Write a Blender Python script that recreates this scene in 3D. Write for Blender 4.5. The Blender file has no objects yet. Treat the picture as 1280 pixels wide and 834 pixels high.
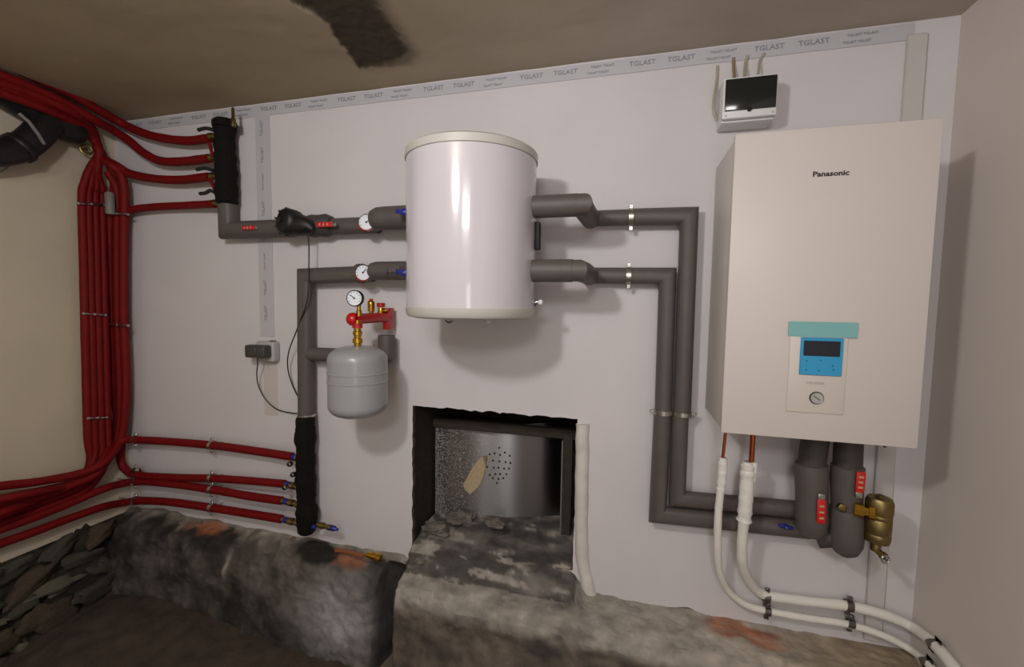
import bpy, bmesh, math, random
from mathutils import Vector, Matrix, noise
random.seed(7)
SC = bpy.context.scene
COL = SC.collection

# ------------------------------------------------------------------ camera
YW = 1.747; CAMZ = 1.62                     # wall distance and lens height in metres
CR = Vector((0.96599601, 0.25813554, 0.01475616))
CU = Vector((-0.03194818, 0.06253335, 0.9975314))
CF = Vector((-0.25657556, 0.96408279, -0.06865392))
FPX = 545.0
cd = bpy.data.cameras.new('camera'); cam = bpy.data.objects.new('camera', cd); COL.objects.link(cam)
m = Matrix((CR, CU, -CF)).transposed().to_4x4(); m.translation = Vector((0, -YW, CAMZ)); cam.matrix_world = m
cd.sensor_width = 36; cd.lens = 36*FPX/1280; cd.clip_start = .02
SC.camera = cam
# ------------------------------------------------------------------ world + lamps
wd = bpy.data.worlds.new('world'); SC.world = wd; wd.use_nodes = True
wd.node_tree.nodes['Background'].inputs[0].default_value = (1, .93, .85, 1)
wd.node_tree.nodes['Background'].inputs[1].default_value = .02
def lamp(name, kind, loc, power, col, size, rot=None, sy=None):
    l = bpy.data.lights.new(name, kind); l.energy = power; l.color = col
    if kind == 'POINT': l.shadow_soft_size = size
    if kind == 'AREA':
        l.size = size
        if sy: l.shape = 'RECTANGLE'; l.size_y = sy
    o = bpy.data.objects.new(name, l); COL.objects.link(o); o.location = loc
    if rot: o.rotation_euler = rot
    return o
lamp('bulb_light', 'POINT', (-.68, -1.84, 2.32), 41, (1, .985, .975), .07)
lamp('low_fill_light', 'AREA', (.30, -3.2, 1.25), 5, (.97, .985, 1), .35, (math.radians(90), 0, 0), 1.1)  # weak low fill added behind the camera, no actual doorway there
lamp('high_fill_light', 'AREA', (.0, -3.0, 2.42), 12, (1, .99, .98), .5, (math.radians(58), 0, 0), .3)  # added overhead fill aimed at the back wall, not a ceiling fixture
SC.view_settings.view_transform = 'Standard'; SC.view_settings.look = 'None'
SC.view_settings.exposure = 0.13; SC.view_settings.gamma = 1; SC.view_settings.use_curve_mapping = False

# ------------------------------------------------------------------ measuring: positions read off the wall planes (metres)
def _d(px, py): return CR*(px-640) + CU*(417-py) + CF*FPX
def W(px, py, off=0.0):                      # point at a distance 'off' in front of the back wall
    d = _d(px, py); h = d*((YW-off)/d.y); return Vector((h.x, -off, h.z+CAMZ))
def LW(px, py, X=-2.62):                     # point at a plane x = X beside a side wall
    d = _d(px, py); h = d*(X/d.x); return Vector((X, h.y-YW, h.z+CAMZ))

# ------------------------------------------------------------------ materials
def lin(c):
    return tuple(((v/255)/12.92 if v/255 <= .04045 else ((v/255+.055)/1.055)**2.4) for v in c)
def mat(name, rgb, rough=.6, metal=0, bump=0, bscale=60, var=0, vscale=8, spec=.5, coat=0, vcol=False, aniso=0):
    mt = bpy.data.materials.new(name); mt.use_nodes = True; nt = mt.node_tree; N = nt.nodes; Lk = nt.links
    b = N['Principled BSDF']; c = (*lin(rgb), 1)
    b.inputs['Base Color'].default_value = c; b.inputs['Roughness'].default_value = rough
    b.inputs['Metallic'].default_value = metal; b.inputs['Specular IOR Level'].default_value = spec
    b.inputs['Coat Weight'].default_value = coat
    if aniso: b.inputs['Anisotropic'].default_value = aniso
    src = None
    tc = N.new('ShaderNodeTexCoord')
    if vcol:
        a = N.new('ShaderNodeAttribute'); a.attribute_name = 'tint'; src = a.outputs['Color']
    if var:
        n = N.new('ShaderNodeTexNoise'); n.inputs['Scale'].default_value = vscale; n.inputs['Detail'].default_value = 6
        Lk.new(tc.outputs['Object'], n.inputs['Vector'])
        mr = N.new('ShaderNodeMapRange'); mr.inputs['From Min'].default_value = .3; mr.inputs['From Max'].default_value = .7
        mr.inputs['To Min'].default_value = 1-var; mr.inputs['To Max'].default_value = 1+var
        Lk.new(n.outputs['Fac'], mr.inputs['Value'])
        mx = N.new('ShaderNodeVectorMath'); mx.operation = 'SCALE'
        if src: Lk.new(src, mx.inputs[0])
        else: mx.inputs[0].default_value = c[:3]
        Lk.new(mr.outputs[0], mx.inputs['Scale']); src = mx.outputs[0]
    if src: Lk.new(src, b.inputs['Base Color'])
    if bump:
        n = N.new('ShaderNodeTexNoise'); n.inputs['Scale'].default_value = bscale; n.inputs['Detail'].default_value = 5
        Lk.new(tc.outputs['Object'], n.inputs['Vector'])
        bp = N.new('ShaderNodeBump'); bp.inputs['Strength'].default_value = bump; bp.inputs['Distance'].default_value = .01
        Lk.new(n.outputs['Fac'], bp.inputs['Height']); Lk.new(bp.outputs[0], b.inputs['Normal'])
    return mt
M = {
 'plaster': mat('white_plaster', (208, 203, 205), .75, bump=.12, bscale=14, var=.03, vscale=3, vcol=True),
 'beige': mat('beige_plaster', (192, 180, 160), .85, bump=.15, bscale=20, var=.05, vscale=3),
 'greywall': mat('grey_plaster', (208, 199, 193), .8, bump=.1, bscale=12, var=.03, vscale=2),
 'whitewall': mat('white_wall_paint', (222, 216, 208), .8, bump=.1, bscale=12, var=.03, vscale=2),
 'ceiling': mat('ceiling_plaster', (150, 138, 120), .85, bump=.15, bscale=15, var=.05, vscale=3, vcol=True),
 'concrete': mat('old_concrete', (80, 72, 66), .85, bump=.5, bscale=45, var=.3, vscale=16, vcol=True),
 'floor': mat('dirty_floor', (118, 106, 94), .9, bump=.5, bscale=30, var=.3, vscale=8),
 'stone': mat('rubble_stone', (64, 62, 52), .85, bump=.4, bscale=40, var=.3, vscale=20),
 'soot': mat('sooty_mortar', (44, 36, 28), .95, bump=.6, bscale=60, var=.35, vscale=30),
 'foam': mat('grey_foam', (86, 79, 76), .55, bump=.06, bscale=150, var=.06, vscale=20),
 'foamdark': mat('dark_foam', (66, 60, 58), .6, bump=.1, bscale=100),
 'blackfoam': mat('black_foam', (17, 14, 13), .85, bump=.5, bscale=90, spec=.2),
 'blackplastic': mat('black_plastic', (18, 17, 18), .5),
 'red': mat('red_pipe_foam', (110, 6, 9), .65, spec=.25, bump=.1, bscale=180, var=.12, vscale=30),
 'redmetal': mat('red_enamel', (168, 24, 28), .3, coat=.3),
 'redbright': mat('red_plastic', (180, 16, 18), .3),
 'lever': mat('red_lever', (195, 28, 30), .4),
 'blue': mat('blue_lever', (28, 34, 130), .35),
 'white_enamel': mat('white_enamel', (202, 197, 203), .17, coat=.5),
 'tank_cap': mat('grey_white_plastic', (190, 186, 180), .4),
 'unit': mat('cream_white_steel', (206, 198, 193), .42),
 'unitside': mat('white_steel_side', (205, 198, 192), .45),
 'panel': mat('panel_plastic', (206, 198, 190), .35),
 'teal': mat('teal_tape', (122, 178, 178), .35),
 'cyan': mat('blue_protective_film', (40, 150, 200), .15, coat=.3),
 'lcd': mat('dark_display', (22, 28, 40), .1),
 'ink': mat('black_ink', (30, 28, 28), .5),
 'greyink': mat('grey_ink', (136, 136, 144), .6),
 'tape': mat('printed_tape', (186, 185, 190), .5),
 'chase': mat('trunking_plastic', (196, 190, 188), .55),
 'brass': mat('brass', (200, 158, 60), .28, metal=1),
 'oldbrass': mat('dull_brass', (142, 124, 82), .42, metal=1, var=.15, vscale=30),
 'steel': mat('zinc_steel', (190, 188, 182), .28, metal=1),
 'darksteel': mat('dark_steel', (128, 126, 124), .28, metal=1),
 'copper': mat('copper', (178, 96, 62), .35, metal=1),
 'vessel': mat('grey_enamel', (150, 150, 152), .32, coat=.2),
 'whitefoam': mat('white_hose_foam', (226, 222, 214), .6, bump=.1, bscale=60),
 'wrap': mat('white_wrap_tape', (226, 222, 216), .35, bump=.35, bscale=70),
 'dial': mat('dial_white', (226, 232, 240), .3),
 'cord': mat('black_cord', (28, 26, 26), .45),
 'plug': mat('dark_plug', (62, 60, 58), .5),
 'socket': mat('grey_socket', (172, 168, 166), .4),
 'boxw': mat('box_white_plastic', (218, 218, 218), .4),
 'smoke': mat('smoked_window', (30, 32, 30), .12),
 'cable': mat('beige_cable', (168, 156, 138), .5),
 'cablebrown': mat('brown_cable', (138, 116, 88), .5),
 'strap': mat('grey_strap', (118, 114, 110), .5),
 'paper': mat('torn_paper', (178, 160, 128), .85, bump=.3, bscale=50),
 'wood': mat('dark_wood_frame', (52, 44, 36), .8, bump=.4, bscale=30, var=.2, vscale=20),
 'rubber': mat('rubber', (30, 28, 28), .7),
}
# steel plate with brushed speckle
mt = mat('brushed_steel_plate', (150, 150, 152), .3, metal=1); M['plate'] = mt
nt = mt.node_tree; b = nt.nodes['Principled BSDF']; tc = nt.nodes.new('ShaderNodeTexCoord')
sp = nt.nodes.new('ShaderNodeSeparateXYZ'); nt.links.new(tc.outputs['Object'], sp.inputs[0])
wn = nt.nodes.new('ShaderNodeTexNoise'); wn.inputs['Scale'].default_value = 190; wn.inputs['Detail'].default_value = 3
nt.links.new(tc.outputs['Object'], wn.inputs['Vector'])
mr = nt.nodes.new('ShaderNodeMapRange'); mr.inputs['From Min'].default_value = -.915; mr.inputs['From Max'].default_value = -.55
mr.inputs['To Min'].default_value = .10; mr.inputs['To Max'].default_value = -.09
nt.links.new(sp.outputs[0], mr.inputs['Value'])
ad = nt.nodes.new('ShaderNodeMath'); ad.operation = 'ADD'; nt.links.new(wn.outputs['Fac'], ad.inputs[0]); nt.links.new(mr.outputs[0], ad.inputs[1])
cr = nt.nodes.new('ShaderNodeValToRGB'); cr.color_ramp.elements[0].position = .61; cr.color_ramp.elements[0].color = (0, 0, 0, 1)
cr.color_ramp.elements[1].position = .65; cr.color_ramp.elements[1].color = (1, 1, 1, 1)
nt.links.new(ad.outputs[0], cr.inputs[0])
mx = nt.nodes.new('ShaderNodeMix'); mx.data_type = 'RGBA'; nt.links.new(cr.outputs[0], mx.inputs[0])
mx.inputs[6].default_value = (.28, .275, .275, 1); mx.inputs[7].default_value = (.5, .48, .45, 1)
nt.links.new(mx.outputs[2], b.inputs['Base Color'])
inv = nt.nodes.new('ShaderNodeMath'); inv.operation = 'SUBTRACT'; inv.inputs[0].default_value = 1; nt.links.new(cr.outputs[0], inv.inputs[1])
nt.links.new(inv.outputs[0], b.inputs['Metallic'])
b.inputs['Roughness'].default_value = .3; b.inputs['Anisotropic'].default_value = .95; b.inputs['Anisotropic Rotation'].default_value = .25
tg_ = nt.nodes.new('ShaderNodeTangent'); tg_.direction_type = 'RADIAL'; tg_.axis = 'Z'; nt.links.new(tg_.outputs[0], b.inputs['Tangent'])

# ------------------------------------------------------------------ mesh helpers
def parent_loc(p): return Vector(p.location) if p.type == 'EMPTY' else Vector((0, 0, 0))
class _B:
    def __init__(s): s.bm = bmesh.new()
    def box(s, lo, hi, bev=0, seg=2, mtx=None):
        b = bmesh.new(); bmesh.ops.create_cube(b, size=1)
        lo = Vector(lo); hi = Vector(hi); c = (lo+hi)/2; d = hi-lo
        for v in b.verts: v.co = Vector((v.co.x*d.x, v.co.y*d.y, v.co.z*d.z)) + c
        if bev: bmesh.ops.bevel(b, geom=b.edges[:], offset=bev, segments=seg, profile=.5, affect='EDGES')
        s._merge(b, mtx); return s
    def _merge(s, b, mtx=None):
        if mtx: bmesh.ops.transform(b, matrix=mtx, verts=b.verts)
        me = bpy.data.meshes.new('t'); b.to_mesh(me); b.free(); s.bm.from_mesh(me); bpy.data.meshes.remove(me)
    def lathe(s, prof, org, axis=(0, 0, 1), n=24, cap=True):
        """prof: list of (radius, distance along axis)"""
        ax = Vector(axis).normalized(); q = Vector((0, 0, 1)).rotation_difference(ax)
        org = Vector(org); b = bmesh.new(); rings = []
        for r, h in prof:
            rings.append([b.verts.new(org + q @ Vector((r*math.cos(2*math.pi*k/n), r*math.sin(2*math.pi*k/n), h))) for k in range(n)])
        for a, c in zip(rings, rings[1:]):
            for k in range(n): b.faces.new((a[k], a[(k+1) % n], c[(k+1) % n], c[k]))
        if cap:
            b.faces.new(rings[0][::-1]); b.faces.new(rings[-1])
        s._merge(b); return s
    def tube(s, pts, r, n=14, cap=True, rad=None):
        pts = [Vector(p) for p in pts]; b = bmesh.new(); rings = []
        T = []
        for i in range(len(pts)):
            a = pts[max(0, i-1)]; c = pts[min(len(pts)-1, i+1)]; T.append((c-a).normalized())
        up = Vector((0, 1, 0)) if abs(T[0].y) < .9 else Vector((1, 0, 0))
        nx = T[0].cross(up).normalized()
        for i, p in enumerate(pts):
            if i: nx = (T[i-1].rotation_difference(T[i]) @ nx); nx = (nx - T[i]*nx.dot(T[i])).normalized()
            by = T[i].cross(nx); rr = rad[i] if rad else r
            k2 = 1.0
            rings.append([b.verts.new(p + (nx*math.cos(2*math.pi*k/n) + by*math.sin(2*math.pi*k/n))*rr) for k in range(n)])
        for a, c in zip(rings, rings[1:]):
            for k in range(n): b.faces.new((a[k], a[(k+1) % n], c[(k+1) % n], c[k]))
        if cap: b.faces.new(rings[0][::-1]); b.faces.new(rings[-1])
        s._merge(b); return s
    def torus(s, org, axis, R, r, n=28, k=8, arc=1.0):
        ax = Vector(axis).normalized(); q = Vector((0, 0, 1)).rotation_difference(ax)
        P = [Vector(org) + q @ Vector((R*math.cos(2*math.pi*arc*i/n), R*math.sin(2*math.pi*arc*i/n), 0)) for i in range(n+1)]
        return s.tube(P, r, k)
    def prism(s, poly, y0, y1, bev=0):
        """poly in (x, z), extruded along y"""
        b = bmesh.new(); A = [b.verts.new((x, y0, z)) for x, z in poly]; C = [b.verts.new((x, y1, z)) for x, z in poly]
        b.faces.new(A); b.faces.new(C[::-1]); n = len(poly)
        for i in range(n): b.faces.new((A[i], C[i], C[(i+1) % n], A[(i+1) % n]))
        s._merge(b); return s
    def out(s, name, material, parent=None, smooth=True, kind=None):
        bm = s.bm; bmesh.ops.recalc_face_normals(bm, faces=bm.faces)
        me = bpy.data.meshes.new(name); bm.to_mesh(me); bm.free()
        me.materials.append(M[material] if isinstance(material, str) else material)
        if smooth:
            me.polygons.foreach_set('use_smooth', [True]*len(me.polygons)); me.set_sharp_from_angle(angle=math.radians(40))
        o = bpy.data.objects.new(name, me); COL.objects.link(o)
        if parent is not None:
            o.parent = parent; o.matrix_parent_inverse = Matrix.Translation(-parent_loc(parent))
        if kind: o['kind'] = kind
        return o
def thing(name, label, cat, loc, group=None):
    o = bpy.data.objects.new(name, None); COL.objects.link(o); o.location = loc; o.empty_display_size = .05
    return tag(o, label, cat, group)
def tag(o, label, cat=None, group=None):
    o['label'] = label
    if cat: o['category'] = cat
    if group: o['group'] = group
    return o
def smooth_path(P, sub=8):
    P = [Vector(p) for p in P]; Q = [P[0]*2-P[1]] + P + [P[-1]*2-P[-2]]; out = []
    for i in range(1, len(Q)-2):
        a, b, c, d = Q[i-1:i+3]
        for k in range(sub):
            t = k/sub; t2 = t*t; t3 = t2*t
            out.append(.5*((2*b) + (c-a)*t + (2*a-5*b+4*c-d)*t2 + (3*b-a-3*c+d)*t3))
    out.append(P[-1]); return out
def round_path(P, r=.04, seg=6):
    """polyline with filleted corners"""
    P = [Vector(p) for p in P]; out = [P[0]]
    for i in range(1, len(P)-1):
        a = (P[i-1]-P[i]); c = (P[i+1]-P[i]); d = min(r, a.length*.45, c.length*.45)
        A = P[i]+a.normalized()*d; C = P[i]+c.normalized()*d
        for k in range(seg+1):
            t = k/seg; out.append(A*(1-t)**2 + P[i]*2*t*(1-t) + C*t*t)
    out.append(P[-1]); return out
def densify(P, step=.02):
    out = []
    for a, b in zip(P, P[1:]):
        n = max(1, int((b-a).length/step))
        for k in range(n): out.append(a.lerp(b, k/n))
    out.append(P[-1]); return out
def text(name, s, size, loc, parent, material, rot=(math.pi/2, 0, 0), bold=0, depth=.0006, align='CENTER', sx=1):
    cu = bpy.data.curves.new('t', 'FONT'); cu.body = s; cu.size = size; cu.extrude = depth; cu.offset = bold
    cu.align_x = align; cu.align_y = 'CENTER'; cu.resolution_u = 2
    o = bpy.data.objects.new('t', cu); COL.objects.link(o); bpy.context.view_layer.update()
    me = bpy.data.meshes.new_from_object(o.evaluated_get(bpy.context.evaluated_depsgraph_get()))
    COL.objects.unlink(o); bpy.data.objects.remove(o)
    from mathutils import Euler
    me.transform(Matrix.Diagonal((sx, 1, 1, 1))); me.transform(Euler(rot).to_matrix().to_4x4()); me.transform(Matrix.Translation(loc))
    me.materials.clear(); me.materials.append(M[material])
    if parent == 'mesh': return me
    r = bpy.data.objects.new(name, me); COL.objects.link(r); r.parent = parent; r.matrix_parent_inverse = Matrix.Translation(-parent_loc(parent))
    return r
def join_meshes(name, meshes, material, parent):
    b = bmesh.new()
    for me in meshes: b.from_mesh(me); bpy.data.meshes.remove(me)
    me = bpy.data.meshes.new(name); b.to_mesh(me); b.free(); me.materials.append(M[material])
    r = bpy.data.objects.new(name, me); COL.objects.link(r); r.parent = parent; r.matrix_parent_inverse = Matrix.Translation(-parent_loc(parent)); r['kind'] = 'stuff'
    return r
def fb(v, s=1, o=4): return noise.fractal(Vector(v)*s, 1.0, 2.0, o)
def tint(me, fn):
    ca = me.color_attributes.new('tint', 'FLOAT_COLOR', 'POINT')
    data = []
    for v in me.vertices: data.extend((*fn(v.co), 1))
    ca.data.foreach_set('color', data)
def mixc(a, b, t): t = max(0, min(1, t)); return tuple(x*(1-t)+y*t for x, y in zip(a, b))
def sst(a, b, x): t = max(0, min(1, (x-a)/(b-a))); return t*t*(3-2*t)

# ================================================================== THE ROOM
XL, XR, ZC, YB = -2.66, .98, 2.545, -3.3
ZP = .435                                    # lower edge of the plaster
WHITE = lin((208, 203, 205))
# --- back wall: plaster sheet with an irregular lower edge and the chimney opening cut in it
def jag(p, q, n, amp, seed):
    out = []
    for k in range(n):
        t = k/n; v = Vector((p[0]*(1-t)+q[0]*t, 0, p[1]*(1-t)+q[1]*t)); a = amp*min(1, 4*t, 4*(1-t)+.25)
        out.append((v.x + a*fb((v.x*30+seed, v.z*30, 1)), v.z + a*fb((v.x*30, v.z*30+seed, 5))))
    return out
op = [W(516, 507), W(722, 524), W(716, 703), W(515, 688)]
opc = [(v.x, v.z) for v in op]; opc[2] = (opc[2][0], opc[2][1]-.035); opc[3] = (opc[3][0], opc[3][1]-.03)
hole = jag(opc[0], opc[1], 40, .008, 1) + jag(opc[1], opc[2], 26, .004, 2) + jag(opc[2], opc[3], 30, .012, 3) + jag(opc[3], opc[0], 34, .006, 4)
low = []
n = 150
for k in range(n+1):
    x = XL-.06 + (XR+.12-XL)*k/n
    z = ZP + .02*fb((x*3, 0, 2)) + .012*fb((x*14, 3, 2))
    z += .03*math.exp(-((x+2.3)/.45)**2) - .0*x
    low.append((x, z))
outer = low + [(XR+.06, ZC+.06), (XL-.06, ZC+.06)]
from mathutils.geometry import tessellate_polygon
bm = bmesh.new()
polys = [[Vector((x, z, 0)) for x, z in outer], [Vector((x, z, 0)) for x, z in hole]]
flat = [v for p in polys for v in p]
front = [bm.verts.new((v.x, 0, v.y)) for v in flat]
for t in tessellate_polygon(polys):
    try: bm.faces.new([front[i] for i in t])
    except ValueError: pass
B = _B(); B.bm.free(); B.bm = bm
rim0 = front[len(outer):]
n = len(rim0)
wb = B.out('wall_back', 'plaster', smooth=False, kind='structure')
for p in wb.data.polygons: pass
tint(wb.data, lambda c: WHITE)
tag(wb, 'white plastered wall with the opening, tank and white heating cabinet on it')
# plaster thickness round the opening, rough brown break edge
B = _B(); bm = B.bm
A = [bm.verts.new((x, 0, z)) for x, z in hole]; C = [bm.verts.new((x+.004*fb((x*40, z*40, 3)), .022, z+.004*fb((x*40, z*40, 9)))) for x, z in hole]
for i in range(len(hole)): bm.faces.new((A[i], A[(i+1) % len(hole)], C[(i+1) % len(hole)], C[i]))
B.out('broken_plaster_edge', mat('brown_break', (92, 78, 58), .9, bump=.5, bscale=90), wb, smooth=False)
# chimney recess behind the wall (sides, top, back)
B = _B(); bm = B.bm; cx = sum(p[0] for p in hole)/len(hole); cz = sum(p[1] for p in hole)/len(hole)
hole0 = jag(opc[0], opc[1], 40, 0, 1) + jag(opc[1], opc[2], 26, 0, 2) + jag(opc[2], opc[3], 30, 0, 3) + jag(opc[3], opc[0], 34, 0, 4)
rings = []
for j, dep in enumerate((.018, .07, .13, .2, .27, .39)):
    ring = []
    for (x, z) in (hole0 if j else hole):
        s_ = 1.014 if j else 1.0
        nx = .010*fb((dep*9, x*3, z*3)) if j else 0
        ring.append(bm.verts.new((cx+(x-cx)*(s_+nx), dep, cz+(z-cz)*(s_+nx))))
    rings.append(ring)
for a, c in zip(rings, rings[1:]):
    for i in range(len(hole)): bm.faces.new((a[i], a[(i+1) % len(hole)], c[(i+1) % len(hole)], c[i]))
bm.faces.new(rings[-1])
B.out('chimney_recess', 'soot', wb, smooth=False)
# rounded plaster bead down the right side of the opening
P = [W(728, 530, 0), W(728, 560, 0), W(727, 620, 0), W(727, 680, 0), W(729, 705, 0), W(738, 748, 0)]
P = smooth_path(P, 8)
B = _B(); B.tube([p+Vector((.003*fb((0, 0, p.z*20)), .004, 0)) for p in P], .02, 14, rad=[.028+.003*fb((3, 3, p.z*14)) for p in P])
bd = B.out('plaster_bead', mat('stained_plaster', (208, 203, 198), .8, bump=.3, bscale=30, var=.12, vscale=12), wb)
tag(bd, 'rounded strip of smeared plaster down the right side of the opening')

# --- footing: one rough concrete plinth along the wall
cC = dict(dark=lin((58, 51, 47)), vdark=lin((40, 36, 32)), mid=lin((92, 85, 79)), light=lin((150, 144, 136)), pale=lin((166, 158, 146)),
          rust=lin((158, 92, 54)), brown=lin((92, 72, 52)), grey=lin((128, 124, 124)), green=lin((70, 68, 48)))
PL = [(-.03, .47), (.02, .445), (.06, .43), (.10, .405), (.125, .35), (.14, .28), (.15, .18), (.165, .08), (.18, -.02)]
PM = [(-.34, .575), (-.2, .56), (-.02, .525), (.03, .50), (.085, .445), (.16, .425), (.195, .385), (.21, .28), (.235, -.02)]
PR_ = [(-.03, .44), (.03, .432), (.08, .43), (.14, .428), (.175, .415), (.20, .37), (.21, .28), (.22, .18), (.235, -.02)]
def prof(x):
    wm = sst(-.945, -.915, x)*(1-sst(-.21, -.12, x)); wl = 1-sst(-.975, -.93, x); wr = max(0, 1-wm-wl)
    return [tuple(a*wl+b*wm+c*wr for a, b, c in zip(p, q, r)) for p, q, r in zip(PL, PM, PR_)]
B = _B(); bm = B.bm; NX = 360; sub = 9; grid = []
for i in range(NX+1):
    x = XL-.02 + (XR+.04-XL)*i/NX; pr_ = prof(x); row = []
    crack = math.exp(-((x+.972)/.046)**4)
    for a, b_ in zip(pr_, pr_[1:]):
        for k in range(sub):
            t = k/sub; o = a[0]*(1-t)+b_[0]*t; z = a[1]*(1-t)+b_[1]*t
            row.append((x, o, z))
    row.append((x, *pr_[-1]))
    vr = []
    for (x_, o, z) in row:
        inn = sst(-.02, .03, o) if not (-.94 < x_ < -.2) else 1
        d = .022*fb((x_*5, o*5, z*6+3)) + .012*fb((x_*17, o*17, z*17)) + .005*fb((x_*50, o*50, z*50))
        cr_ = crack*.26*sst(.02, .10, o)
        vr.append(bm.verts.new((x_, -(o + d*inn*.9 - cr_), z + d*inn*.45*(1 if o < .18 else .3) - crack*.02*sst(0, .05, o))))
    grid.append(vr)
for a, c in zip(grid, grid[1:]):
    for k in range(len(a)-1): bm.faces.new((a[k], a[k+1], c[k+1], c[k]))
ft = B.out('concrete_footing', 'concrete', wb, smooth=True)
tag(ft, 'rough dirty concrete plinth below the plaster')
dark_oval = W(395, 692, .07)  # centre of the dark oval on the ledge below the lower manifold
rs = [(W(262, 660, .04), .16, .05), (W(432, 693, .06), .09, .04), (W(912, 782, .05), .09, .06), (W(958, 792, .07), .08, .06)]
def footcol(c):
    x, o, z = c.x, -c.y, c.z
    n1 = fb((x*4, o*4, z*4+7)); n2 = fb((x*11, o*9, z*9))
    if x > -.97: n1 = fb((x*3.2, o*9, z*9+7)); n2 = fb((x*9, o*24, z*24))
    top = sst(.36, .43, z)*(1-sst(.17, .2, o))
    if x < -.97:
        col = mixc(cC['vdark'], cC['mid'], .35+.9*n1+.5*n2)
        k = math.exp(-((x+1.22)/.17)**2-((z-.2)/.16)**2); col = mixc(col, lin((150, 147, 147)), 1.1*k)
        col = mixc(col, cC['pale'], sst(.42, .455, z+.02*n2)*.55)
        k = math.exp(-((x+1.86)/.012)**2-((z-.32)/.05)**2); col = mixc(col, cC['pale'], .8*k)
    elif x < -.17 and o < .1:
        col = mixc(lin((74, 70, 68)), lin((112, 106, 101)), .5+1.0*n1+.9*n2)
        col = mixc(col, cC['light'], sst(.25, .5, n2+.35*sst(-.7, -.93, x)))
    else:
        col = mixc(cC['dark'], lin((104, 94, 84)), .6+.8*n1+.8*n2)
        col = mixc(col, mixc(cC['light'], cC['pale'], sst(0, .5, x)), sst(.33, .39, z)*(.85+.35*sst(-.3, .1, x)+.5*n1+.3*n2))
        col = mixc(col, lin((140, 122, 98)), sst(.45, .8, x)*.8)
    ck = math.exp(-((x+.972)/.05)**4)*sst(.02, .08, o); col = mixc(col, lin((26, 22, 20)), min(1, ck*1.1))
    for p, sx, sz in rs:
        k = math.exp(-((x-p.x)/sx)**2-((o+p.y)/(sz))**2)*(1.15+1.0*n2)*(z > .33); col = mixc(col, cC['rust'], sst(.25, 1.0, k)*.75)
    k = ((x-dark_oval.x)/.11)**2+((o-.055)/.06)**2
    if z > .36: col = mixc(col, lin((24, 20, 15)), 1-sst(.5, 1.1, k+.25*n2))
    return col
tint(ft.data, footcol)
# --- side walls, ceiling, floor, wall behind
def slab(name, lo, hi, material, label):
    o = _B().box(lo, hi).out(name, material, smooth=False, kind='structure'); return tag(o, label)
wl = slab('wall_left', (XL-.12, YB, ZP+.0), (XL, .03, ZC+.02), 'beige', 'beige unpainted plaster wall on the left side')
wr = slab('wall_right', (XR, YB, -.02), (XR+.12, .03, ZC+.02), 'greywall', 'plain grey white plaster wall on the right side')
slab('wall_front', (XL-.12, YB-.1, -.02), (XR+.12, YB, ZC+.02), 'whitewall', 'plain wall behind the camera')
slab('floor', (XL-.4, YB, -.08), (XR+.12, .03, -.01), 'floor', 'dirty dark cellar floor')
# ceiling with a broken-away patch
patch = [(-1.13, .80), (-1.10, .66), (-1.051, .564), (-1.02, .50), (-1.003, .433), (-1.035, .36), (-1.04, .3), (-1.06, .23), (-1.08, .145), (-.97, .15), (-.86, .165), (-.815, .2), (-.80, .3), (-.79, .42), (-.775, .5), (-.72, .7), (-.74, .82)]
def inpoly(x, y, P):
    c = False
    for (x1, y1), (x2, y2) in zip(P, P[1:]+P[:1]):
        if (y1 > y) != (y2 > y) and x < (x2-x1)*(y-y1)/(y2-y1)+x1: c = not c
    return c
def pdist(x, y, P):
    best = 9
    for (x1, y1), (x2, y2) in zip(P, P[1:]+P[:1]):
        dx, dy = x2-x1, y2-y1; t = max(0, min(1, ((x-x1)*dx+(y-y1)*dy)/(dx*dx+dy*dy))); best = min(best, math.hypot(x-x1-t*dx, y-y1-t*dy))
    return -best if inpoly(x, y, P) else best
def axis_vals(a, b, f0, f1, coarse, fine):
    v = []; x = a
    while x < b: v.append(x); x += fine if f0 <= x < f1 else coarse
    return v+[b]
xs = axis_vals(XL-.1, XR+.1, -1.25, -.62, .06, .007); ys = axis_vals(-.03, -YB, .04, .9, .06, .007)
B = _B(); bm = B.bm; G = []
for x in xs:
    row = []
    for o in ys:
        d = 1
        if -1.25 < x < -.62 and .04 < o < .95: d = pdist(x+.008*fb((x*30, o*30, 0)), o+.008*fb((x*30, o*30, 8)), patch)
        z = ZC + (.010*sst(.0, -.02, d)+.004*fb((x*30, o*30, 2))*(d < 0)) + .004*fb((x*3, o*3, 1))
        row.append(bm.verts.new((x, -o, z)))
    G.append(row)
for a, c in zip(G, G[1:]):
    for k in range(len(a)-1): bm.faces.new((a[k], a[k+1], c[k+1], c[k]))
ce = B.out('ceiling', 'ceiling', smooth=True, kind='structure'); tag(ce, 'brownish grey plaster ceiling with a broken dark patch')
CE1, CE2, CED = lin((158, 142, 116)), lin((182, 170, 156)), lin((60, 48, 32))
def ceilcol(c):
    x, o = c.x, -c.y
    col = mixc(CE1, CE2, sst(-1.4, .3, x+.4*fb((x, o, 0))))
    if -1.3 < x < -.55 and o < 1:
        d = pdist(x+.008*fb((x*30, o*30, 0)), o+.008*fb((x*30, o*30, 8)), patch)
        soft = sst(-1.02, -.85, x)*.05
        col = mixc(col, CED, 1-sst(-.01-.03*sst(-1, -.8, x), .003+soft, d))
    return col
tint(ce.data, ceilcol)
_B().box((XL-.1, YB, ZC+.03), (XR+.1, .03, ZC+.12)).out('ceiling_slab', 'soot', ce, smooth=False)
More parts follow.
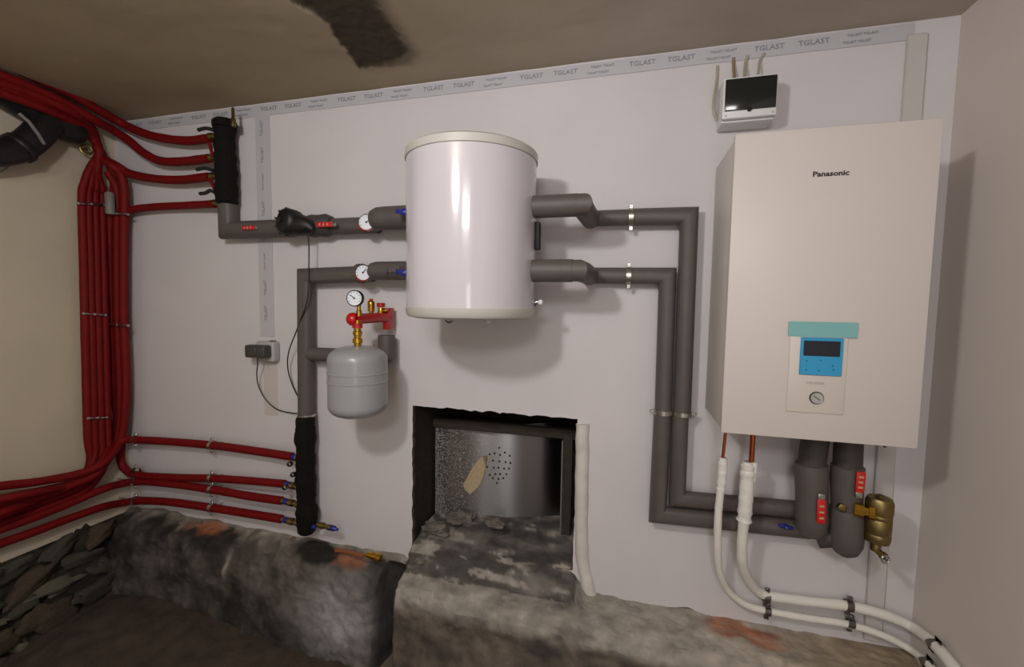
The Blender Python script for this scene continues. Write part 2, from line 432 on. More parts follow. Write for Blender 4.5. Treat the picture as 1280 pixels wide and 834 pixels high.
# --- left rubble base: mortar bed and single stones
B = _B(); bm = B.bm; G = []
for i in range(150):
    y = .03 - i*.01; row = []
    for k in range(52):
        z = -.03 + k*.0098
        row.append(bm.verts.new((XL - .012 + .0*z + .03*fb((y*7, z*7, 1)) + .06*(1-sst(.1, .47, z)), y, z)))
    G.append(row)
for a, c in zip(G, G[1:]):
    for k in range(len(a)-1): bm.faces.new((a[k], c[k], c[k+1], a[k+1]))
base = B.out('rubble_mortar', mat('dark_mortar', (46, 42, 32), .95, bump=.7, bscale=50, var=.4, vscale=25), wl, smooth=True)
random.seed(21)
stone_me = []
stcol = ['stone', mat('mossy_stone', (54, 60, 42), .9, bump=.4, bscale=40, var=.3, vscale=20), mat('brown_stone', (70, 59, 47), .9, bump=.4, bscale=40, var=.3, vscale=20), mat('pale_stone', (98, 95, 82), .9, bump=.3, bscale=40, var=.2, vscale=20)]
for k in range(8):
    b = bmesh.new(); bmesh.ops.create_icosphere(b, subdivisions=3, radius=.5)
    for v in b.verts:
        d = 1 + .75*fb(tuple(v.co*2.2+Vector((k*5, 0, 0)))); v.co = Vector((v.co.x*.9*d, v.co.y*1.0*d, v.co.z*.8*d))
        v.co.x = max(-.4, min(.4, v.co.x))
    me = bpy.data.meshes.new('stone'); b.to_mesh(me); b.free()
    q = stcol[(0, 1, 2, 0, 1, 0, 3, 2)[k]]; me.materials.append(M[q] if isinstance(q, str) else q)
    me.polygons.foreach_set('use_smooth', [True]*len(me.polygons)); stone_me.append(me)
z = .0
while z < .43:
    h = random.uniform(.065, .12); y = -.12 + random.uniform(-.04, .04)
    while y > -1.25:
        w_ = random.uniform(.08, .22)
        zz = z+h/2 + .012*fb((y*3, z*3, 0))
        if zz < .43:
            o = bpy.data.objects.new('stone', random.choice(stone_me)); COL.objects.link(o)
            o.parent = wl
            o.location = (XL + .01 + random.uniform(-.015, .02) + .05*(1-sst(.1, .45, zz)), y-w_/2, zz)
            o.rotation_euler = (random.uniform(-.5, .5), random.uniform(-.3, .3), random.uniform(-.2, .2))
            o.scale = (random.uniform(.06, .12), w_*1.08, h*random.uniform(.95, 1.35))
        y -= w_+.004
    z += h*.93
# debris slope at the foot of the left corner
B = _B(); bm = B.bm; G = []
for i in range(96):
    x = -2.62+i*.02; row = []
    for k in range(50):
        o = .16+k*.02
        z = .09*math.exp(-((x+2.25)/.6)**2-((o-.2)/.45)**2)+.02*fb((x*6, o*6, 0))-.004
        row.append(bm.verts.new((x, -o, z)))
    G.append(row)
for a, c in zip(G, G[1:]):
    for k in range(len(a)-1): bm.faces.new((a[k], a[k+1], c[k+1], c[k]))
bmesh.ops.translate(bm, verts=bm.verts, vec=(0, 0, .012)); deb = B.out('earth_heap', mat('brown_earth', (66, 55, 46), .95, bump=.6, bscale=30, var=.3, vscale=14), None, True, 'stuff')
tag(deb, 'low heap of brown earth and debris in the left corner', 'earth')

# ================================================================== TAPES AND TRUNKING
# long tape along the ceiling line
t = thing('printed_tape', 'long white printed tape strip along the ceiling line', 'tape', (-.8, 0, 2.5), None)
zt0, zt1 = 2.486, 2.538
x0, x1 = -2.63, W(1142, 40).x
B = _B(); lowp = [(x0+(x1-x0)*k/120, zt0+.0025*fb((k*.15, 0, 0))) for k in range(121)]; upp = [(x0+(x1-x0)*k/120, zt1+.004*fb((k*.12, 4, 0))) for k in range(120, -1, -1)]
B.prism(lowp+upp, -.0038, -.0008)
B.out('tape_strip', 'tape', t, smooth=False)
ms = []; x = -2.5; i = 0
while x < x1-.05:
    if i % 3 < 2:
        ms.append(text('', 'TGLAST', .024, Vector((x, -.0055, (zt0+zt1)/2+.003)), 'mesh', 'greyink', bold=.0001, depth=.0003, sx=1.1)); x += .135
    else:
        ms.append(text('', 'TGLAST TGLAST', .012, Vector((x+.005, -.0055, zt1-.016)), 'mesh', 'greyink', depth=.0003))
        ms.append(text('', 'TGLAST TGLAST', .011, Vector((x-.01, -.0055, zt0+.014)), 'mesh', 'greyink', depth=.0003)); x += .15
    i += 1
join_meshes('lettering', ms, 'greyink', t)
# smear of filler above the tape
a = W(320, 150); b_ = W(338, 150); c_ = W(325, 428); 
vx0, vx1 = (a.x+W(326, 428).x)/2, (b_.x+W(343, 428).x)/2
t = thing('printed_tape', 'vertical white printed tape strip from ceiling down to the socket', 'tape', ((vx0+vx1)/2, 0, 1.43))
B = _B(); B.box((vx0, -.0035, 1.44), (vx1, -.0005, 2.487)); B.out('tape_strip', 'tape', t, smooth=False)
ms = []; zz = 2.43; i = 0
while zz > 1.5:
    if i % 3 < 2: ms.append(text('', 'TGLAST', .021, Vector(((vx0+vx1)/2-.004, -.005, zz)), 'mesh', 'greyink', rot=(math.pi/2, -math.pi/2, 0), bold=0, depth=.0003))
    else: ms.append(text('', 'TGLAST TGLAST', .011, Vector(((vx0+vx1)/2-.004, -.005, zz)), 'mesh', 'greyink', rot=(math.pi/2, -math.pi/2, 0), depth=.0003))
    zz -= .125; i += 1
join_meshes('lettering', ms, 'greyink', t)
# plastered-over chases
cp = _B().box((vx0+.012, -.0015, 1.05), (vx1+.01, .002, 1.40)).out('plastered_chase', mat('chase_plaster', (196, 188, 184), .8), wb, smooth=False)
tx0, tx1 = .838, .893
t = thing('cable_trunking', 'flat white trunking strip running down behind the big white cabinet', 'trunking', ((tx0+tx1)/2, 0, .45))
_B().box((tx0, -.012, .455), (tx1, -.0005, 2.50), .003, 1).out('trunking_body', 'chase', t)

# ================================================================== HEAT PUMP CABINET
UO = .32
fl, fr = .284, .782; zt, zb = 2.122, 1.236
u = thing('heating_cabinet', 'large white wall-hung heating cabinet with a small control panel', 'heating unit', ((fl+fr)/2, -UO/2, zb))
_B().box((fl+.004, -UO+.02, zb+.004), (fr-.004, -.002, zt-.004), .006, 2).out('casing', 'unitside', u)
_B().box((fl, -UO, zb), (fr, -UO+.022, zt), .004, 2).out('front_panel', 'unit', u)
lg = W(1038.5, 217, UO+.001)
text('lettering', 'Panasonic', .0200, Vector((lg.x, -UO-.0008, lg.z)), u, 'ink', bold=.00045, sx=1.12)
a = W(985, 421, UO); b_ = W(1058, 520, UO); c_ = W(1071, 402, UO)
px0, px1, pz0, pz1 = W(984.5, 470, UO).x, W(1057, 470, UO).x, b_.z+.002, W(1020, 404, UO).z
cp = _B().box((px0, -UO-.004, pz0), (px1, -UO+.002, pz1), .003, 2).out('control_panel', 'panel', u)
tg = _B().box((W(985, 412, UO).x, -UO-.0062, W(1020, 421, UO).z), (W(1071, 412, UO).x, -UO-.0045, W(1020, 402.5, UO).z)).out('teal_tape', 'teal', u, smooth=False); tag(tg, 'strip of teal tape stuck across the panel top')
dx0, dx1, dz0, dz1 = W(999, 445, UO).x, W(1052, 445, UO).x, W(1024, 469, UO).z, W(1026, 422, UO).z
dp = _B().box((dx0, -UO-.009, dz0), (dx1, -UO-.003, dz1), .0015, 1).out('display_unit', 'cyan', u); tag(dp, 'blue film covered display unit')
_B().box((dx0+.007, -UO-.0098, W(1024, 445, UO).z), (dx1-.008, -UO-.0085, W(1024, 426, UO).z)).out('screen', 'lcd', dp, smooth=False)
for (qx, qy) in ((1007, 451), (1024, 450), (1039, 457), (1006, 462), (1022, 463), (1040, 462)):
    p = W(qx, qy, UO); _B().lathe([(.0022, 0), (.0022, .0012)], (p.x, -UO-.0088, p.z), (0, -1, 0), 12).out('button', mat('dark_blue_button', (20, 80, 120), .4) if 'btn' not in M else M['btn'], dp)
text('lettering', 'AQUAREA', .010, Vector(((px0+px1)/2-.003, -UO-.0045, W(1020, 479, UO).z)), u, 'socket', bold=.0002)
g = W(1019.5, 497, UO)
gb = _B().lathe([(.0175, 0), (.0185, .004), (.0165, .007), (.0155, .0065)], (g.x, -UO-.003, g.z), (0, -1, 0), 36, True).out('pressure_gauge', 'darksteel', u)
_B().lathe([(.0152, 0), (.0152, .0008)], (g.x, -UO-.0096, g.z), (0, -1, 0), 32).out('dial_face', 'socket', gb)
_B().box((-.011, -.0006, -.001), (.009, .0006, .001), mtx=Matrix.Translation((g.x, -UO-.0112, g.z)) @ Matrix.Rotation(math.radians(38), 4, 'Y')).out('needle', 'ink', gb, smooth=False)
_B().box((.335, -.25, zb-.012), (.349, -.235, zb+.01)).out('cable_gland', 'blackplastic', u)

# ================================================================== PIPE HARDWARE BUILDERS
def clamp(p, axis, R, label, group='steel pipe clamps', m_='steel', wd_=.008):
    """split ring with ears, screws and a rod to the wall"""
    p = Vector(p); ax = Vector(axis).normalized()
    t = thing('pipe_clamp', label, 'clamp', (p.x, 0 if p.x > XL+.2 else p.y, p.z), group)
    rw_ = p.x > .93; side = ax.cross(Vector((1, 0, 0)) if rw_ else Vector((0, 1, 0))).normalized()
    if side.length < .1: side = Vector((0, 0, 1))
    B = _B(); B.lathe([(R+.0005, -wd_), (R+.0035, -wd_), (R+.0035, wd_), (R+.0005, wd_), (R+.0005, -wd_)], p, ax, 24, cap=False)
    B.out('ring', m_, t)
    for s in (-1, 1):
        e = p + side*s*(R+.009); q = Vector((0, 0, 1)).rotation_difference(ax) if abs(ax.z) < .99 else None
        B = _B(); h = Vector((.003, .006, .008)) if abs(ax.z) > .5 else Vector((.008, .006, .009))
        ee = Vector((abs(side.x), abs(side.y), abs(side.z)))*.008 + Vector((abs(ax.x), abs(ax.y), abs(ax.z)))*.007 + Vector((0, .005, 0))
        B.box(e-ee, e+ee, .002, 1).lathe([(.004, 0), (.004, .006), (.0025, .008)], e+Vector((0, -.004, 0)), (0, -1, 0), 8)
        B.out('ear', m_, t)
    B = _B(); B.tube([p+Vector((R, 0, 0)), Vector((XR, p.y, p.z))] if rw_ else [p+Vector((0, R, 0)), Vector((p.x, 0, p.z))] if p.x > XL+.2 else [p-Vector((R, 0, 0)), Vector((XL, p.y, p.z))], .004, 8)
    B.out('wall_rod', 'steel', t)
    return t
def gauge(p, R, parent, axis=(0, -1, 0), rim='steel', depth=.018, needle=40, name='thermometer', red=True):
    p = Vector(p); ax = Vector(axis).normalized()
    g = _B().lathe([(R*.8, -depth), (R, -depth*.8), (R*1.03, 0), (R*.95, .003), (R*.9, .0)], p, ax, 32).out(name, rim, parent)
    _B().lathe([(R*.9, 0), (R*.9, .0008)], p+ax*.001, ax, 32).out('dial_face', 'dial', g)
    q = Vector((0, -1, 0)).rotation_difference(ax).to_matrix().to_4x4()
    T = Matrix.Translation(p+ax*.003) @ q
    _B().box((-R*.12, -.0004, -R*.05), (R*.65, .0004, R*.05), mtx=T @ Matrix.Rotation(math.radians(needle), 4, 'Y')).lathe([(R*.12, 0), (R*.12, .001)], p+ax*.003, ax, 10).out('needle', 'ink', g, smooth=False)
    B = _B()
    for k in range(9):
        a = math.radians(-210+k*30); B.box((R*.66, -.0003, -R*.025), (R*.82, .0003, R*.025), mtx=T @ Matrix.Rotation(a, 4, 'Y'))
    B.out('scale_marks', 'ink', g, smooth=False)
    if red:
        B = _B(); P = [T @ Vector((R*.99*math.cos(a_), 0, R*.99*math.sin(a_))) for a_ in [math.radians(200+k*10) for k in range(12)]]
        B.tube(P, R*.07, 6).out('red_arc', 'redbright', g)
    return g
def lever(p, L_, direction, parent, material='lever', w=.009, hub=True):
    """ball valve handle: hub nut and a flat plastic grip with raised marks"""
    p = Vector(p); d = Vector(direction).normalized(); side = d.cross(Vector((0, -1, 0))).normalized()
    def fr(o, l0, l1, hw, h0, h1, bev=.002):
        mtx = Matrix((d, side, Vector((0, -1, 0)))).transposed().to_4x4(); mtx.translation = p
        return o.box((l0, -hw, h0), (l1, hw, h1), bev, 2, mtx)
    h = fr(_B(), .0, L_, w, .006, .014, .003).out('valve_handle', material, parent)
    if material == 'lever':
        B = _B()
        for k in range(3):
            fr(B, L_*(.22+.25*k), L_*(.22+.25*k)+.006, w*.5, .0135, .0148, 0)
        B.out('raised_marks', 'paper', h, smooth=False)
    fr(_B(), -.018, .004, w*.75, .003, .011, .001).lathe([(.006, 0), (.006, .014), (.004, .016)], p+Vector((0, .001, 0))-d*.009, (0, -1, 0), 6).out('handle_nut', 'steel', h)
    return h
def butterfly(p, parent, s=.022):
    p = Vector(p); B = _B(); k = s/.022
    B.lathe([(.006*k, -.004), (.0085*k, 0), (.0085*k, .008), (.005*k, .012)], p, (0, -1, 0), 14)
    for sg in (-1, 1):
        B.box((min(0, sg*s), -.010, -.0055*k), (max(0, sg*s), -.001, .0055*k), .0025, 2, Matrix.Translation(p) @ Matrix.Rotation(math.radians(8), 4, 'Y'))
    h = B.out('valve_handle', 'blue', parent)
    _B().lathe([(.003, 0), (.003, .004)], p+Vector((0, -.009, 0)), (0, -1, 0), 10).out('screw', 'steel', h)
    return h

# ================================================================== BUFFER TANK
TX, TO, TR = -.547, .27, .2265; tz0, tz1 = 1.568, 2.135
t = thing('buffer_tank', 'white cylindrical buffer tank hung on the wall above the opening', 'tank', (TX, -TO, tz0))
_B().lathe([(TR, .03), (TR, tz1-tz0-.028)], (TX, -TO, tz0), n=96).out('tank_body', 'white_enamel', t)
_B().lathe([(TR+.001, tz1-tz0-.032), (TR+.004, tz1-tz0-.030), (TR+.004, tz1-tz0-.006), (TR-.004, tz1-tz0), (.02, tz1-tz0+.004)], (TX, -TO, tz0), n=96).out('top_lid', 'tank_cap', t)
_B().lathe([(.02, -.004), (TR-.03, -.002), (TR-.006, .004), (TR+.001, .014), (TR+.002, .034), (TR-.001, .036)], (TX, -TO, tz0), n=96).out('bottom_lid', 'tank_cap', t)
p = W(558, 404, .46); _B().torus((p.x, -.44, tz0+.0), (0, 1, 0), .012, .003, arc=.5).out('bottom_lug', 'darksteel', t)
p = W(605, 405, .44); _B().lathe([(.012, 0), (.012, .012)], (p.x, -.4, tz0-.012), n=16).out('drain_plug', 'tank_cap', t)
p0 = W(664, 278, .25); p1 = W(664, 312, .25)
_B().box((TX+TR-.004, -.262, p1.z), (TX+TR+.016, -.226, p0.z), .003, 2).out('side_handle', 'rubber', t)
p = W(668, 378, .25)
dv = _B().lathe([(.006, 0), (.006, .014), (.009, .014), (.009, .02), (.005, .022)], (TX+TR-.005, -.25, p.z), (1, 0, 0), 14).out('drain_valve', 'steel', t)
_B().lathe([(.009, 0), (.010, .006), (.010, .012), (.006, .015)], (TX+TR+.017, -.25, p.z), (1, 0, 0), 16).out('drain_cap', 'boxw', dv)
_B().box((TX+TR+.001, -.253, p.z-.013), (TX+TR+.006, -.247, p.z+.004)).out('drain_lever', 'ink', dv)
for z_ in (1.70, 1.96): _B().box((TX-.12, -.06, z_), (TX+.12, -.001, z_+.06)).out('wall_bracket', 'tank_cap', t, smooth=False)
# squared pipe plates behind left connections
# ================================================================== PIPE RUNS AT THE RIGHT
def seg_pipe(t, pts, R, material='foam', name='pipe_sleeve', miter=True, n=24):
    return _B().tube(pts, R, n).out(name, material, t)
def mitre_tube(pts, R, n=24):
    """round tube with sharp mitred corners in the plane of the run"""
    B = _B(); pts = [Vector(p) for p in pts]; b = bmesh.new(); rings = []
    N = len(pts)
    d0 = (pts[1]-pts[0]).normalized(); up = Vector((0, 1, 0)) if abs(d0.y) < .9 else Vector((1, 0, 0))
    nx = d0.cross(up).normalized(); by = d0.cross(nx)
    cur = [(nx*math.cos(2*math.pi*k/n)+by*math.sin(2*math.pi*k/n))*R for k in range(n)]
    rings.append([b.verts.new(pts[0]+c) for c in cur]); dirc = d0
    for i in range(1, N):
        if i < N-1:
            d2 = (pts[i+1]-pts[i]).normalized(); pn = (dirc+d2).normalized()
        else: d2 = dirc; pn = dirc
        ring = []
        nc = []
        for c in cur:
            o = pts[i]+c; t = (pts[i]-o).dot(pn)/dirc.dot(pn); q = o+dirc*t; ring.append(b.verts.new(q))
            rel = c; rq = dirc.rotation_difference(d2); nc.append(rq @ c)
        rings.append(ring); cur = nc; dirc = d2
    for a, c in zip(rings, rings[1:]):
        for k in range(n): b.faces.new((a[k], a[(k+1) % n], c[(k+1) % n], c[k]))
    b.faces.new(rings[0][::-1]); b.faces.new(rings[-1]); B._merge(b); return B
def Y(off, v): return Vector((v[0], -off, v[1]))
R1 = .0315
# upper run
t = thing('insulated_pipe', 'upper grey insulated pipe from the tank right side down to the cabinet', 'pipe', (.2, 0, 1.9), 'grey insulated pipes right of the tank')
zA, zB = 1.951, 1.733
_B().tube([(TX+TR-.01, -.27, 1.949), (-.175, -.27, 1.949)], .0375, 28).out('thick_sleeve', 'foam', t)
mitre_tube([Vector((-.19, -.27, 1.949)), Vector((-.160, -.27, 1.949)), Vector((-.160, -.21, 1.948)), Vector((-.150, -.045, 1.945))], .0365).out('elbow_sleeve', 'foam', t)
a = Vector((-.16, -.052, 1.945)); bq = Vector((.2, -.05, 1.945)); c_ = Vector((.218, -.05, 1.232))
_B().tube([a, Vector((-.006, -.05, 1.945))], R1-.002, 24).out('pipe_sleeve', 'foam', t)
mitre_tube([Vector((-.004, -.05, 1.945)), W(861.5, 270, .05), W(852.5, 514, .05)], R1).out('pipe_sleeve', 'foam', t)
mitre_tube([W(850.5, 519, .05), W(846.5, 623, .05), W(1010, 638, .05)], R1-.002).out('pipe_sleeve', 'foam', t)
# lower run
t = thing('insulated_pipe', 'lower grey insulated pipe from the tank right side, inner and leftmost drop', 'pipe', (.1, 0, 1.7), 'grey insulated pipes right of the tank')
_B().tube([(TX+TR-.01, -.27, 1.733), (-.185, -.27, 1.733)], .0385, 28).out('thick_sleeve', 'foam', t)
mitre_tube([Vector((-.2, -.27, 1.733)), Vector((-.165, -.27, 1.733)), Vector((-.155, -.21, 1.732)), Vector((-.150, -.045, 1.731))], .0365).out('elbow_sleeve', 'foam', t)
mitre_tube([Vector((-.16, -.05, 1.731)), W(834.5, 345, .05), W(829, 515, .05)], R1-.001).out('pipe_sleeve', 'foam', t)
mitre_tube([W(828.5, 514, .05), W(822, 643, .05), W(1010, 662, .05)], R1).out('pipe_sleeve', 'foam', t)
cl = [(W(789, 272, .05), (1, 0, 0), 'steel clamp on the upper grey pipe right of the tank'), (W(786, 345, .05), (1, 0, 0), 'steel clamp on the lower grey pipe right of the tank'),
      (W(829, 515, .05), (0, 0, 1), 'steel clamp on the left one of the two vertical grey pipes'), (W(853, 517, .05), (0, 0, 1), 'steel clamp on the right one of the two vertical grey pipes')]
for p, ax, lb in cl: clamp(p, ax, R1-.001, lb)
# drops below the cabinet
t = thing('insulated_pipe', 'grey insulated drop below the cabinet with a low red lever, left of two', 'pipe', (.61, 0, .9), 'grey insulated drops below the cabinet')
xa = .612; oa = .13
P = [Vector((W(1020, 560, oa).x, -oa, zb+.01)), Vector((W(1020, 600, oa).x, -oa, 1.06)), Vector((W(1018, 660, oa).x, -oa, .90))]
_B().tube(densify([P[0], Vector((.600, -oa, 1.105))], .02), .040, 24).out('top_sleeve', 'foamdark', t)
_B().lathe([(.035, .0), (.046, .004), (.049, .03), (.047, .09), (.046, .15), (.048, .19), (.043, .225), (.030, .245), (.01, .25)], (.600, -oa, 1.11), (.055, 0, -1), 28).out('valve_sleeve', 'foam', t)
_B().tube([(.61, -oa, .92), (.61, -.04, .905)], .034, 20).out('branch_sleeve', 'foam', t)
p = W(1025, 622, oa+.045); lever((p.x, -oa-.047, p.z-.002), .078, (.03, 0, -1), t, w=.0125)
t = thing('insulated_pipe', 'grey insulated drop below the cabinet beside the brass separator, right of two', 'pipe', (.7, 0, .85), 'grey insulated drops below the cabinet')
_B().tube([(.698, -oa, zb+.01), (.702, -oa, 1.10)], .040, 24).out('top_sleeve', 'foamdark', t)
_B().lathe([(.036, 0), (.046, .005), (.046, .05), (.043, .11), (.041, .15)], (.702, -oa, 1.115), (.03, 0, -1), 28).out('valve_sleeve', 'foam', t)
_B().lathe([(.03, 0), (.045, .004), (.050, .03), (.050, .085), (.046, .125), (.034, .152), (.015, .165), (.004, .167)], (.706, -oa-.0, .975), (.05, 0, -1), 28).out('end_sleeve', 'foam', t)
_B().tube([(.64, -.1, .845), (.70, -.12, .87)], .034, 20).out('branch_sleeve', 'foamdark', t)
p = W(1072, 610, oa+.045); lever((p.x, -oa-.047, p.z-.01), .066, (.02, 0, 1), t, w=.0125)
p = W(1052, 634, oa+.04); _B().lathe([(.013, 0), (.013, .012), (.008, .014)], (p.x, -oa-.035, p.z), (0, -1, 0), 6).out('valve_nut', 'oldbrass', t)
# blue tap on lower run
t2 = [o for o in bpy.data.objects if o.name.startswith('insulated_pipe') and 'leftmost drop' in o.get('label', '')][0]
p = W(982, 658, .09); butterfly((p.x, -.088, p.z), t2)
# brass dirt separator
sx, so = .785, .17
p = W(1098, 650, so); sx = p.x
t = thing('brass_separator', 'brass dirt separator canister below the right end of the cabinet', 'valve', (sx, -so, .86))
zt_ = W(1098, 622, so).z; zb_ = W(1098, 679, so).z; H = zt_-zb_
_B().lathe([(.02, 0), (.032, .006), (.0345, .02), (.0345, .03), (.033, .034), (.0345, .038), (.0345, H*.55), (.0335, H*.56), (.0345, H*.57), (.0345, H*.66), (.0335, H*.67), (.0345, H*.68), (.0345, H-.05), (.036, H-.046), (.036, H-.012), (.031, H), (.012, H+.002)], (sx, -so, zb_), n=28).out('body', 'oldbrass', t)
_B().lathe([(.014, 0), (.014, .006), (.008, .010)], (sx, -so, zt_), n=6).out('top_plug', 'oldbrass', t)
_B().lathe([(.022, 0), (.022, .014), (.015, .014), (.015, .026), (.021, .026), (.021, .05)], (sx-.022, -so-.022, W(1082, 637, so).z), (-1, .35, 0), 8).out('side_union', 'brass', t)
_B().lathe([(.013, 0), (.014, .018), (.010, .03)], (sx-.002, -so, zb_-.025), n=12).lathe([(.010, 0), (.010, .02), (.013, .02), (.013, .028)], (sx+.0, -so, zb_-.022), (.4, -.9, -.3), 12).out('drain_tap', 'oldbrass', t)
_B().torus((sx+.010, -so-.032, zb_-.034), (.2, -1, 0), .011, .003).box((sx-.001, -so-.037, zb_-.036), (sx+.021, -so-.031, zb_-.032)).box((sx+.008, -so-.037, zb_-.046), (sx+.012, -so-.031, zb_-.022)).out('tap_wheel', 'steel', t)
# drain stub under the cabinet
p = W(1094, 563, .15)
t = _B().tube(smooth_path([(p.x-.03, -.15, zb+.006), (p.x-.01, -.16, zb-.006), (p.x+.018, -.18, zb-.034)], 6), .012, 12, rad=None).out('drain_stub', 'rubber', None); tag(t, 'short dark hose stub under the right end of the cabinet', 'hose')

# ================================================================== WHITE REFRIGERANT HOSES
def ctr(pts): return smooth_path(pts, 10)
t = thing('white_hose', 'thinner white insulated hose on the left below the cabinet, lower along the wall', 'hose', (.33, -.1, .5), 'white insulated hoses')
c0 = W(908, 545, .15); c1 = W(904, 575, .15)
_B().tube([(c0.x, -.15, zb+.01), (c1.x-.002, -.15, c1.z)], .005, 12).out('copper_pipe', 'copper', t)
pts = [W(904, 572, .15), W(902, 600, .15), W(898, 640, .145), W(897, 680, .13), W(899, 712, .10), W(910, 738, .06), W(932, 756, .04), W(960, 764, .035), W(1010, 773, .035), W(1062, 781, .035), W(1105, 795, .045), W(1136, 811, .06), LW(1160, 830, .955), LW(1185, 862, .955), LW(1200, 885, .955)]
_B().tube(ctr(pts), .0125, 16, rad=[.0125+.001*fb((p.x*30, 0, p.z*30)) for p in ctr(pts)]).out('hose_sleeve', 'whitefoam', t)
P = ctr(pts)[:14]; _B().tube(P, .016, 14, rad=[.012+.0035*(1+fb((0, 5, p.z*90))) if i > 1 else .010 for i, p in enumerate(P)]).out('wrap', 'wrap', t)
t = thing('white_hose', 'thicker white insulated hose right below the cabinet, wrapped at its top', 'hose', (.41, -.1, .5), 'white insulated hoses')
c0 = W(941, 548, .15); c1 = W(939, 580, .15)
_B().tube([(c0.x, -.15, zb+.01), (c1.x, -.15, c1.z)], .0085, 12).lathe([(.014, 0), (.014, .012)], (c0.x, -.15, zb-.012), n=6).out('copper_pipe', 'copper', t)
pts = [W(935, 577, .15), W(934, 600, .15), W(931, 640, .15), W(928, 672, .14), W(928, 700, .12), W(934, 722, .08), W(946, 738, .045), W(962, 745, .035), W(1010, 752, .035), W(1062, 758, .035), W(1106, 769, .045), W(1140, 784, .055), LW(1168, 806, .955), LW(1192, 834, .955), LW(1215, 868, .955)]
_B().tube(ctr(pts), .0165, 18, rad=[.0165+.001*fb((p.x*30, 0, p.z*30)) for p in ctr(pts)]).out('hose_sleeve', 'whitefoam', t)
P = [p.copy() for p in ctr(pts)[:24]]; _B().tube(P, .02, 16, rad=[(.013 if i < 2 else .0225+.004*fb((0, 9, p.z*60))) for i, p in enumerate(P)]).out('wrap', 'wrap', t)
_B().tube([W(944, 578, .155), W(943, 590, .155), W(941, 602, .155)], .008, 10).out('wrap_end', 'wrap', t)
for (a, bq, nm, off) in ((958, 746, 'steel clamp on the upper white hose, the one nearest the hose bend', .035), (959, 764, 'steel clamp on the lower white hose, the one nearest the hose bend', .035), (1061, 757, 'steel clamp on the upper white hose below the brass separator', .035), (1063, 779, 'steel clamp on the lower white hose below the brass separator', .035), (1168, 806, 'steel clamp on the upper white hose near the right wall', .07), (1158, 828, 'steel clamp on the lower white hose near the right wall', .08)):
    clamp(W(a, bq, off) if a < 1100 else LW(a, bq, .955), (1, 0, -.1) if a < 1100 else (0, -.7, -.5), .0165 if 'upper' in nm else .013, nm, group='clamps on the white hoses', m_='darksteel', wd_=.010)

# ================================================================== DISTRIBUTION BOX
t = thing('distribution_box', 'small white electrical box with smoked window above the cabinet', 'fuse box', (.365, 0, 2.22))
bx0, bx1 = W(903, 130, .1).x, W(971, 130, .1).x; bz1 = W(970, 92, .1).z; bz0 = W(903, 150, .1).z
bz0, bz1 = bz0+.0, bz1+.0
_B().box((bx0+.001, -.085, bz0-.006), (bx1-.001, -.001, bz1+.01), .006, 2).out('box_body', 'boxw', t)
_B().box((bx0, -.105, bz0), (bx1, -.083, bz1), .006, 2).out('box_cover', 'boxw', t)
wz0, wz1 = bz0+.024, bz1-.006
wdo = _B().box((bx0+.006, -.110, wz0), (bx1-.004, -.100, wz1), .003, 2).out('window_flap', 'smoke', t)
_B().lathe([(.007, 0), (.007, .006)], ((bx0+bx1)/2, -.105, wz0), (0, -1, 0), 16).out('latch', 'smoke', wdo)
for (qx, qz) in ((bx0+.012, bz0+.01), (bx1-.012, bz0+.01)):
    _B().lathe([(.0022, 0), (.0022, .001)], (qx, -.105, qz), (0, -1, 0), 8).out('screw', 'darksteel', t)
# cables above the box
cab = [((897, 82), (896, 100), (893, 118), (892, 135), (896, 148), (903, 152), 'cable', 'pale cable looping down the left side of the electrical box', .004),
       ((917, 72), (917, 80), (918, 97), 'cablebrown', 'brown cable running down into the electrical box, left of three', .005),
       ((935, 69), (932, 80), (931, 95), 'cable', 'beige cable running down into the electrical box, middle of three', .005),
       ((956, 66), (950, 76), (948, 92), 'cable', 'beige cable running down into the electrical box, right of three', .004)]
for c in cab:
    P = [W(x, y, .008 if k < 2 else .02) for k, (x, y) in enumerate(c[:-3])]; P[-1] = W(*c[-4], .04)
    o = _B().tube(smooth_path(P, 8), c[-1], 8).out('cable', c[-3]); tag(o, c[-2], 'cable', 'cables at the electrical box')

# ================================================================== LEFT SIDE: UPPER RUN
ZU = 1.948
t = thing('insulated_pipe', 'upper left grey insulated pipe with two red levers, from black sleeve to tank', 'pipe', (-1.4, 0, ZU), 'grey insulated pipes left of the tank')
up = t
mitre_tube([Vector((-1.856, -.06, 2.10)), Vector((-1.856, -.06, ZU)), Vector((-1.5, -.06, ZU))], .041, 24).out('pipe_sleeve', 'foam', t)
_B().tube(densify([Vector((-1.5, -.06, ZU)), Vector((-1.05, -.06, ZU))], .02), .036, 20, rad=None).out('pipe_sleeve', 'foam', t)
_B().lathe([(.034, 0), (.046, .006), (.050, .03), (.047, .06), (.05, .1), (.04, .125), (.034, .13)], (-1.40, -.07, ZU+.004), (1, 0, 0), 24).out('valve_sleeve', 'foamdark', t)
a = W(466, 272, .13); xg = W(458, 277, .13).x
_B().lathe([(.02, 0), (.036, .006), (.046, .03), (.048, .06), (.049, .21)], (-1.045, -.12, ZU+.014), (1, 0, 0), 28).out('thick_sleeve', 'foam', t)
_B().tube([(-.86, -.12, ZU+.014), (-.83, -.17, ZU+.010), (TX-TR+.02, -.22, ZU+.008)], .047, 24).out('tank_sleeve', 'foam', t)
_B().tube([(-1.08, -.06, ZU), (-1.0, -.12, ZU+.01)], .034, 20).out('elbow_sleeve', 'foam', t)
p = W(318, 285, .105); lever((p.x+.005, -.098, W(318, 285, .1).z), .072, (-1, 0, 0), t)
p = W(412, 281, .12); lever((p.x+.018, -.118, p.z), .078, (-1, 0, 0), t, w=.011)
